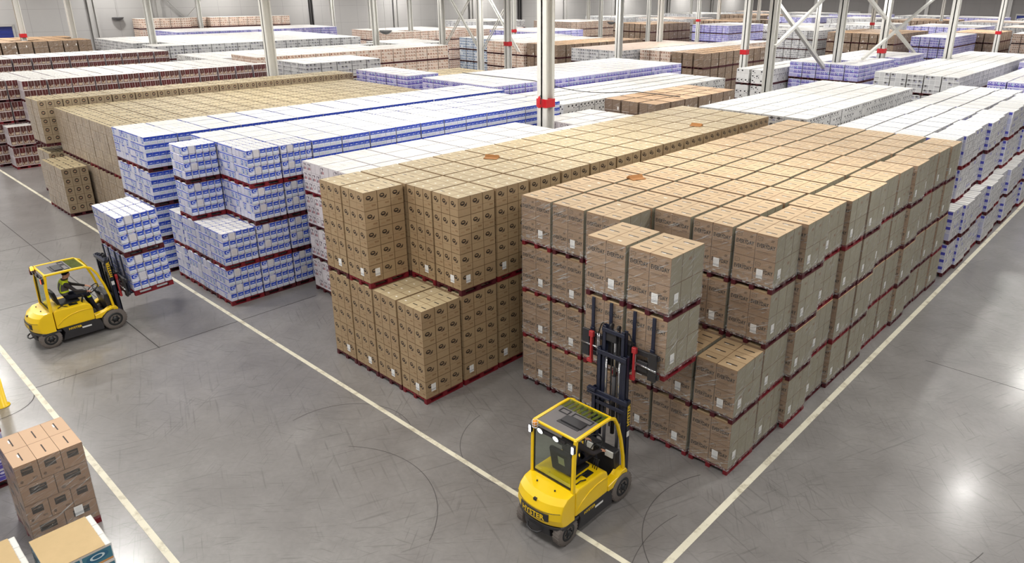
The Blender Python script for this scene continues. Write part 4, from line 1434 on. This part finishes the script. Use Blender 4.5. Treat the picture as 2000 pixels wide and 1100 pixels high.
    for x in (-.72, -.28, .28, .72):
        b = MB()
        b.box(x - .045, x + .045, 1.33, 1.385, zb + .03, zb + .62)
        b.box(x - .035, x + .035, 1.345, 1.38, zb + .62, zb + 1.27)
        b.prism([(1.385, zb + .035), (2.45, zb + .05), (2.45, zb + .065), (1.385, zb + .09)], x - .045, x + .045)
        part('fork', rel(b), M_NAVY, mast, bevel=.004)
    b = MB()

    def hose(p0, p1, hgt):
        p0, p1 = Vector(p0), Vector(p1)
        b.tube([p0.lerp(p1, k / 10) + Vector((0, 0, hgt * math.sin(math.pi * k / 10))) for k in range(11)], .013, 0, 6)
    hose((-.48, 1.22, zb + .55), (-.24, 1.22, zb + .6), .30)
    hose((.12, 1.22, zb + .62), (.40, 1.22, zb + .5), .28)
    for x in (-.48, -.44, .40, .44):
        b.tube([(x, 1.21, zb + .62), (x, 1.21, zb + .15), (x * .7, 1.17, zb + .05)], .010, 1, 6)
    part('hydraulic_hose', rel(b), [M_RUB, M_CHR], mast)
    M4 = Matrix.Translation(Vector((ox, oy, 0)) + piv) @ Matrix.Rotation(tilt, 4, 'X') @ Matrix.Translation(-piv)
    return root, M4


def carried(M4, key, zb, tilt, words):
    k = K[key]
    for cx_, side in ((-.5, 'far side'), (.5, 'near side')):
        for tr in (0, 1):
            p = M4 @ Vector((cx_ * 1.01, 1.42 + k.dp / 2, zb + tr * (k.th + .002)))
            o = make_load(key, p, 0.0, 'full', cx_ > 0, True, tilt)
            tag(o, f"{k.desc} on the forks of {words}, {side}, {'upper' if tr else 'lower'} tier", 'pallet load', 'pallet loads carried on forks')


f2, m2 = forklift('forklift', -7.3, 8.85, 2.62, 0.0, .90, True, 'yellow forklift with raised mast and lit white lamps, lifting word-printed brown cartons')
f1, m1 = forklift('forklift', -23.0, 4.85, 1.0, math.radians(3.0), .0, False, 'yellow forklift with tilted mast and amber beacon, carrying blue packs low')
carried(m2, 'word', 2.62, 0.0, 'the mast-raised forklift')
carried(m1, 'blue', 1.0, math.radians(3.0), 'the tilted-mast forklift')

# ------------------------------------------------------------------ drivers
M_SKIN = plain('skin', srgb(214, 158, 130), 0.55, 0.4, noise=.04)
M_JKT = plain('dark_jacket', srgb(62, 58, 60), 0.8, 0.2, noise=.1)
M_TRS = plain('dark_trousers', srgb(36, 38, 52), 0.8, 0.2, noise=.1)
M_SHOE = plain('work_boot', srgb(66, 56, 50), 0.7, 0.3)
M_HIV = plain('hi_vis_yellow', srgb(208, 226, 40), 0.7, 0.3, noise=.05)
M_VST = plain('grey_vest', srgb(92, 88, 90), 0.8, 0.2, noise=.08)
M_CAP = plain('knit_cap', srgb(28, 30, 44), 0.9, 0.1)


def driver(name, ox, oy, pose, label, vest):
    V, E_, R = [], [], []

    def add(p, r, par=None):
        V.append(Vector(p)); R.append(r if isinstance(r, tuple) else (r, r))
        if par is not None:
            E_.append((par, len(V) - 1))
        return len(V) - 1
    lean = pose['lean']
    pel = add((0, -.14, 1.24), (.155, .125))
    sp = add((0, -.17 + lean * .3, 1.42), (.15, .115), pel)
    che = add((0, -.15 + lean * .8, 1.60), (.165, .12), sp)
    nk = add((0, -.10 + lean, 1.735), .06, che)
    jw = add((0, -.055 + lean * 1.1, 1.80), (.072, .078), nk)
    hd = add((0, -.055 + lean * 1.15, 1.90), (.078, .092), jw)
    tp = add((0, -.06 + lean * 1.15, 1.965), (.055, .065), hd)
    ns = add((0, .045 + lean * 1.15, 1.845), .012, jw)
    for s in (-1, 1):
        hip = add((s * .10, -.08, 1.21), .095, pel)
        kn = add(pose['knee'][s], .066, hip)
        mid = add((Vector(pose['knee'][s]) + Vector(pose['ankle'][s])) / 2 + Vector((0, -.02, .03)), .058, kn)
        an = add(pose['ankle'][s], .042, mid)
        he = add(Vector(pose['ankle'][s]) + Vector((0, .01, -.05)), .042, an)
        add(Vector(pose['ankle'][s]) + Vector((s * .02, .18, -.065)), (.042, .032), he)
        sh = add((s * .17, -.14 + lean * .8, 1.63), .072, che)
        ua = add((Vector(V[sh]) + Vector(pose['elbow'][s])) / 2, .056, sh)
        el = add(pose['elbow'][s], .046, ua)
        fa = add((Vector(pose['elbow'][s]) + Vector(pose['wrist'][s])) / 2, .042, el)
        wr = add(pose['wrist'][s], .029, fa)
        d = (Vector(pose['wrist'][s]) - Vector(pose['elbow'][s])).normalized()
        sd = d.cross(Vector((0, 0, 1))).normalized()
        dn = Vector((0, 0, -1))
        pm = add(V[wr] + d * .06, (.042, .018), wr)
        for k, (o_, ln) in enumerate(((-.030, .055), (-.010, .07), (.010, .066), (.030, .05))):
            b1 = add(V[pm] + d * .035 + sd * o_, .010, pm)
            b2 = add(V[b1] + d * ln * .5 + dn * .012, .009, b1)
            add(V[b2] + d * ln * .25 + dn * .035, .008, b2)
        th = add(V[wr] + d * .035 - sd * s * -.04, .012, wr)
        add(V[th] + d * .04 - sd * s * -.02 + dn * .02, .009, th)
    me = bpy.data.meshes.new('tmp_body')
    me.from_pydata([tuple(v) for v in V], E_, [])
    ob = bpy.data.objects.new('tmp_body', me)
    COL.objects.link(ob)
    mod = ob.modifiers.new('skin', 'SKIN')
    mod.use_smooth_shade = True
    for i, sv in enumerate(me.skin_vertices[0].data):
        sv.radius = R[i]
        sv.use_root = (i == 0)
    sub = ob.modifiers.new('sub', 'SUBSURF')
    sub.levels = sub.render_levels = 3
    dg = bpy.context.evaluated_depsgraph_get()
    body = bpy.data.meshes.new_from_object(ob.evaluated_get(dg))
    bpy.data.objects.remove(ob)
    body.name = 'person_body'
    body.materials.clear()
    for mt in (M_SKIN, M_JKT, M_TRS, M_SHOE, M_HIV):
        body.materials.append(mt)
    wr_p = [Vector(pose['wrist'][s]) for s in (-1, 1)]
    el_p = [Vector(pose['elbow'][s]) for s in (-1, 1)]
    an_p = [Vector(pose['ankle'][s]) for s in (-1, 1)]
    for p in body.polygons:
        c = p.center
        m = 1
        if c.z > 1.755 and abs(c.x) < .13:
            m = 0
        elif c.z < 1.30 and min((c - a).length for a in an_p) < .24 and c.z < min(a.z for a in an_p) + .03:
            m = 3
        elif c.z < 1.31 and not any((c - w_).length < .32 and c.z > 1.24 and c.y > .1 for w_ in wr_p):
            m = 2
        for w_, e_ in zip(wr_p, el_p):
            dd = (w_ - e_).normalized()
            al = (c - w_).dot(dd)
            if .0 < al < .2 and ((c - w_) - dd * al).length < .075 and c.z > w_.z - .075:
                m = 0
        if vest and m == 2:
            for s_ in (-1, 1):
                kq, aq = Vector(pose['knee'][s_]), Vector(pose['ankle'][s_])
                tq = (c - kq).dot((aq - kq).normalized())
                if .07 < tq < .12 and (c - kq).length < .2:
                    m = 4
        p.material_index = m
    o = obj(name, body, None, (ox, oy, 0))
    tag(o, label, 'person')
    # knitted cap and hair
    b = MB()
    hc = V[hd]
    b.lathe([(-.005, .092), (.02, .094), (.05, .086), (.085, .055), (.10, .015)], (hc.x, hc.y - .008, hc.z - .005), 'z', 0, 20)
    obj('knitted_cap' if vest else 'dark_cap', b.build('knitted_cap', M_CAP), o)
    b = MB()
    b.lathe([(-.06, .05), (-.04, .074), (-.005, .085), (.0, .08)], (hc.x, hc.y - .025, hc.z - .0), 'z', 0, 16)
    obj('hair', b.build('hair', M_CAP), o)
    b = MB()
    for s in (-1, 1):
        b.lathe([(-.006, .006), (0, .011), (.006, .006)], (hc.x + s * .03, hc.y + .082, hc.z - .035), 'z', 0, 8)
        b.lathe([(-.02, .008), (0, .02), (.02, .008)], (hc.x + s * .082, hc.y - .005, hc.z - .05), 'z', 1, 8)
    b.box(hc.x - .022, hc.x + .022, hc.y + .066, hc.y + .074, hc.z - .102, hc.z - .094, (0, 0, 0))
    obj('face_detail', b.build('face_detail', [M_CAP, M_SKIN]), o)
    if vest:
        bm = bmesh.new(); bm.from_mesh(body)
        for co_, no_ in [((0, 0, z_), (0, 0, 1)) for z_ in (1.30, 1.37, 1.42, 1.635, 1.715)] + [((x_, 0, 0), (1, 0, 0)) for x_ in (-.205, -.145, -.10, .10, .145, .205)]:
            bmesh.ops.bisect_plane(bm, geom=bm.verts[:] + bm.edges[:] + bm.faces[:], plane_co=co_, plane_no=no_, dist=1e-5)
        drop = []
        for f_ in bm.faces:
            c_ = f_.calc_center_median()
            if not (1.30 < c_.z < 1.715 and abs(c_.x) < .205 and c_.y < .10):
                drop.append(f_)
        bmesh.ops.delete(bm, geom=drop, context='FACES')
        bm.normal_update()
        for v_ in bm.verts:
            v_.co += v_.normal * .012
        vm = bpy.data.meshes.new('safety_vest')
        bm.to_mesh(vm); bm.free()
        vm.materials.clear()
        vm.materials.append(M_VST); vm.materials.append(M_HIV)
        for p in vm.polygons:
            c = p.center
            p.material_index = 1 if (c.z > 1.635 or 1.37 < c.z < 1.42 or (.10 < abs(c.x) < .145 and c.z > 1.40)) else 0
        vo = obj('safety_vest', vm, o)
        vo['label'] = 'grey vest with yellow hi-vis bands'
    return o


pz1 = dict(lean=.06, knee={-1: (-.14, .36, 1.20), 1: (.15, .40, 1.19)}, ankle={-1: (-.14, .50, .66), 1: (.15, .56, .62)}, elbow={-1: (-.28, .14, 1.44), 1: (.30, .10, 1.40)}, wrist={-1: (-.13, .44, 1.34), 1: (.24, .36, 1.30)})
driver('person', -23.0, 4.85, pz1, 'driver in knitted cap and yellow-banded vest, hands forward, seated in the tilted-mast forklift', True)
pz2 = dict(lean=.04, knee={-1: (-.14, .36, 1.20), 1: (.15, .38, 1.19)}, ankle={-1: (-.14, .50, .66), 1: (.15, .54, .64)}, elbow={-1: (-.28, .12, 1.42), 1: (.32, .14, 1.38)}, wrist={-1: (-.13, .44, 1.34), 1: (.30, .40, 1.30)})
driver('person', -7.3, 8.85, pz2, 'driver in dark clothes and cap seated under the roof of the mast-raised forklift', False)

# ------------------------------------------------------------------ near corner: loads, post; small things
M_SQ = side_mat('square_print_board', srgb(170, 138, 112), srgb(160, 130, 106), blobs=(('box', .5, .64, .25, .17, srgb(58, 48, 40), 1), ('box', .5, .69, .19, .02, srgb(120, 100, 84), 1), ('disk', .18, .2, .07, .08, srgb(110, 88, 70), .8), ('box', .75, .22, .1, .05, srgb(126, 100, 80), .8)), seam=(.012, srgb(100, 78, 60)), film=.3, rough=.35)
M_SQ_T = top_mat('square_carton_top', srgb(206, 172, 140), srgb(50, 40, 34), dash=(.26, .03), pdash=.8, seam=(.008, .008, srgb(150, 120, 92)), light=srgb(238, 236, 232))
M_TEAL = side_mat('teal_pack', srgb(70, 128, 146), srgb(60, 116, 140), bands=((.0, .16, srgb(206, 150, 90), .8), (.86, 1.0, srgb(224, 214, 204), 1)), blobs=(('disk', .5, .55, .36, .26, srgb(40, 96, 128), 1), ('ring', .5, .55, .24, .16, srgb(206, 222, 226), 1), ('box', .12, .3, .06, .2, srgb(220, 226, 228), .6)), seam=(.03, srgb(216, 220, 222)), rough=.35)
M_SHEET = plain('cardboard_sheet', srgb(198, 172, 128), .7, .25, noise=.05)
kind('square', 'square_print_carton_pallet', 'brown carton pallet with dark square prints', 1.22, 1.05, 2, 3, 4, .41, (M_SQ, M_SQ, M_SQ_T), parts='carton')
kind('teal', 'teal_pack_pallet', 'teal pack pallet', .98, .90, 3, 2, 3, .31, (M_TEAL, M_TEAL, M_BL_T))


def near_load(key, x, y, z, detail, label, sheet=False):
    k = K[key]
    if key == 'square':
        o = bpy.data.objects.new(k.name, None); COL.objects.link(o); o.location = (x, y, z)
        obj('pallet', k.pallet, o)
        for l in range(4):
            n_ = 3 if l in (1, 3) else 2
            b = MB(); d_ = k.dp / n_; ins = 0 if l > 1 else .03
            b.box(-k.wd / 4 + .002 + ins / 2, k.wd / 4 - .002 - ins / 2, -d_ / 2 + .002, d_ / 2 - .002, 0, k.h - .003, (0, 1, 2), (l, 3))
            um = b.build('carton', list(k.mats))
            for i in (-1, 1):
                for j in range(n_):
                    obj('carton', um, o, (i * k.wd / 4, -k.dp / 2 + (j + .5) * d_, .145 + l * k.h))
        obj('stretch_film', film_mesh(k), o)
        lb = obj('paper_label', LABEL, o, (k.wd / 2 + .012, .22, .145 + k.h * .75), (0, 0, math.pi / 2)); lb['label'] = 'white printed paper label'
    else:
        o = make_load(key, (x, y, z), 0.0, detail, True, True)
    tag(o, label, 'pallet load')
    if sheet:
        b = MB(); b.box(-k.wd / 2 + .0, k.wd / 2 + .01, -k.dp / 2 + .0, k.dp / 2 - .09, k.th + .002, k.th + .012)
        s = obj('cover_sheet', b.build('cover_sheet', M_SHEET), o); s['label'] = 'plain cardboard sheet lying on top'
    return o


near_load('square', -14.36, 2.02, 0, 'full', 'brown carton pallet with dark square prints beside the near painted line')
near_load('teal', -12.05, 1.74, 0, 'full', 'teal pack pallet under a cardboard sheet, beside the square-print cartons', True)
near_load('teal', -12.40, .72, 0, 'full', 'pack pallet under a cardboard sheet, cut by the frame bottom', True)
near_load('violet', -16.8, 1.18, 0, 'layers', 'violet and white pack pallet at the frame edge near the yellow post')
near_load('violet', -16.8, 1.18, 1.217, 'layers', 'violet pack pallet stacked above another near the yellow post')

b = MB()
b.lathe([(0, .16), (.02, .16), (.03, .105), (2.6, .105), (2.66, .06)], (-19.95, 2.32, 0), 'z', 0, 24)
tag(obj('guard_post', b.build('guard_post', M_YEL)), 'yellow steel guard post standing on the floor inside a cut loop', 'post')

b = MB()
c0 = (-19.85, 21.36)
b.lathe([(5.09, .06), (5.12, .075), (5.45, .075), (5.52, .04), (5.56, .025)], (c0[0], c0[1], 0), 'z', 0, 16)
fe = obj('fire_extinguisher', b.build('fire_extinguisher', M_RED))
tag(fe, 'red fire extinguisher fixed above the red band of the large white column', 'fire extinguisher')
b = MB(); b.tube([(c0[0], c0[1], 5.54), (c0[0] + .06, c0[1], 5.60), (c0[0] + .09, c0[1], 5.5), (c0[0] + .08, c0[1] - .02, 5.25)], .012, 0, 6); b.box(c0[0] - .02, c0[0] + .02, c0[1] - .02, c0[1] + .16, 5.46, 5.50)
obj('hose', b.build('hose', M_BLK), fe)

for (x, y, z, w_) in ((-60.7, 43.3, 5.75, 'by the tall slim column'), (-66.9, 87.5, 5.2, 'far back among the thin columns'), (-97.7, 31.8, 6.2, 'mounted on the far panelled wall')):
    b = MB(); b.lathe([(-.02, .62), (0, .62), (.10, .58), (.24, .44), (.33, .24), (.37, .03)][::-1] and [(-.37, .03), (-.33, .24), (-.24, .44), (-.10, .58), (0, .62), (.02, .62)], (x, y, z), 'z', 0, 24)
    o = obj('safety_mirror', b.build('safety_mirror', plain('mirror_dome', srgb(120, 120, 122), .2, .6, metal=.5)))
    tag(o, f'grey half-dome safety mirror {w_}', 'mirror', 'half-dome safety mirrors')
    b = MB(); b.bar([(x, y, z + .02), (x, y, CEIL)], .03, .03)
    obj('hanger_rod', b.build('hanger_rod', M_STEELG), o)

b = MB()
pA, pB = Vector((-33.6, 28.9, 4.90)), Vector((-18.2, 29.3, 4.90))
b.tube([(-33.1, 28.9, 4.905), (-30.0, 28.95, 4.905)] + [(-27.3 + 6.5 * k / 12, 29.0 + .3 * k / 12, 4.905 - .28 * math.sin(math.pi * k / 12)) for k in range(13)] + [(-19.4, 29.3, 4.91), (-18.2, 29.3, 4.905)], .022, 0, 6)
tag(obj('hanging_cable', b.build('hanging_cable', M_BLK)), 'thin dark cable slung across above the white stacks behind the large column', 'cable')

for (x, y, z, a, lab) in ((-14.9, 14.0, 4.998, .5, 'folded cardboard scrap lying on the small brown cartons'), (-10.45, 14.95, 4.988, 1.2, 'torn cardboard scrap lying on the word-printed cartons'), (-13.35, 22.7, 4.998, .2, 'flat cardboard scrap far back on the small cartons')):
    b = MB()
    b.prism([(-.16, 0), (.16, 0), (.17, .012), (.05, .09), (-.02, .02), (-.16, .012)], -.2, .2)
    o = obj('cardboard_scrap', b.build('cardboard_scrap', plain('scrap_board', srgb(176, 124, 76), .7, .2)), None, (x, y, z), (0, 0, a))
    tag(o, lab, 'scrap', 'cardboard scraps')
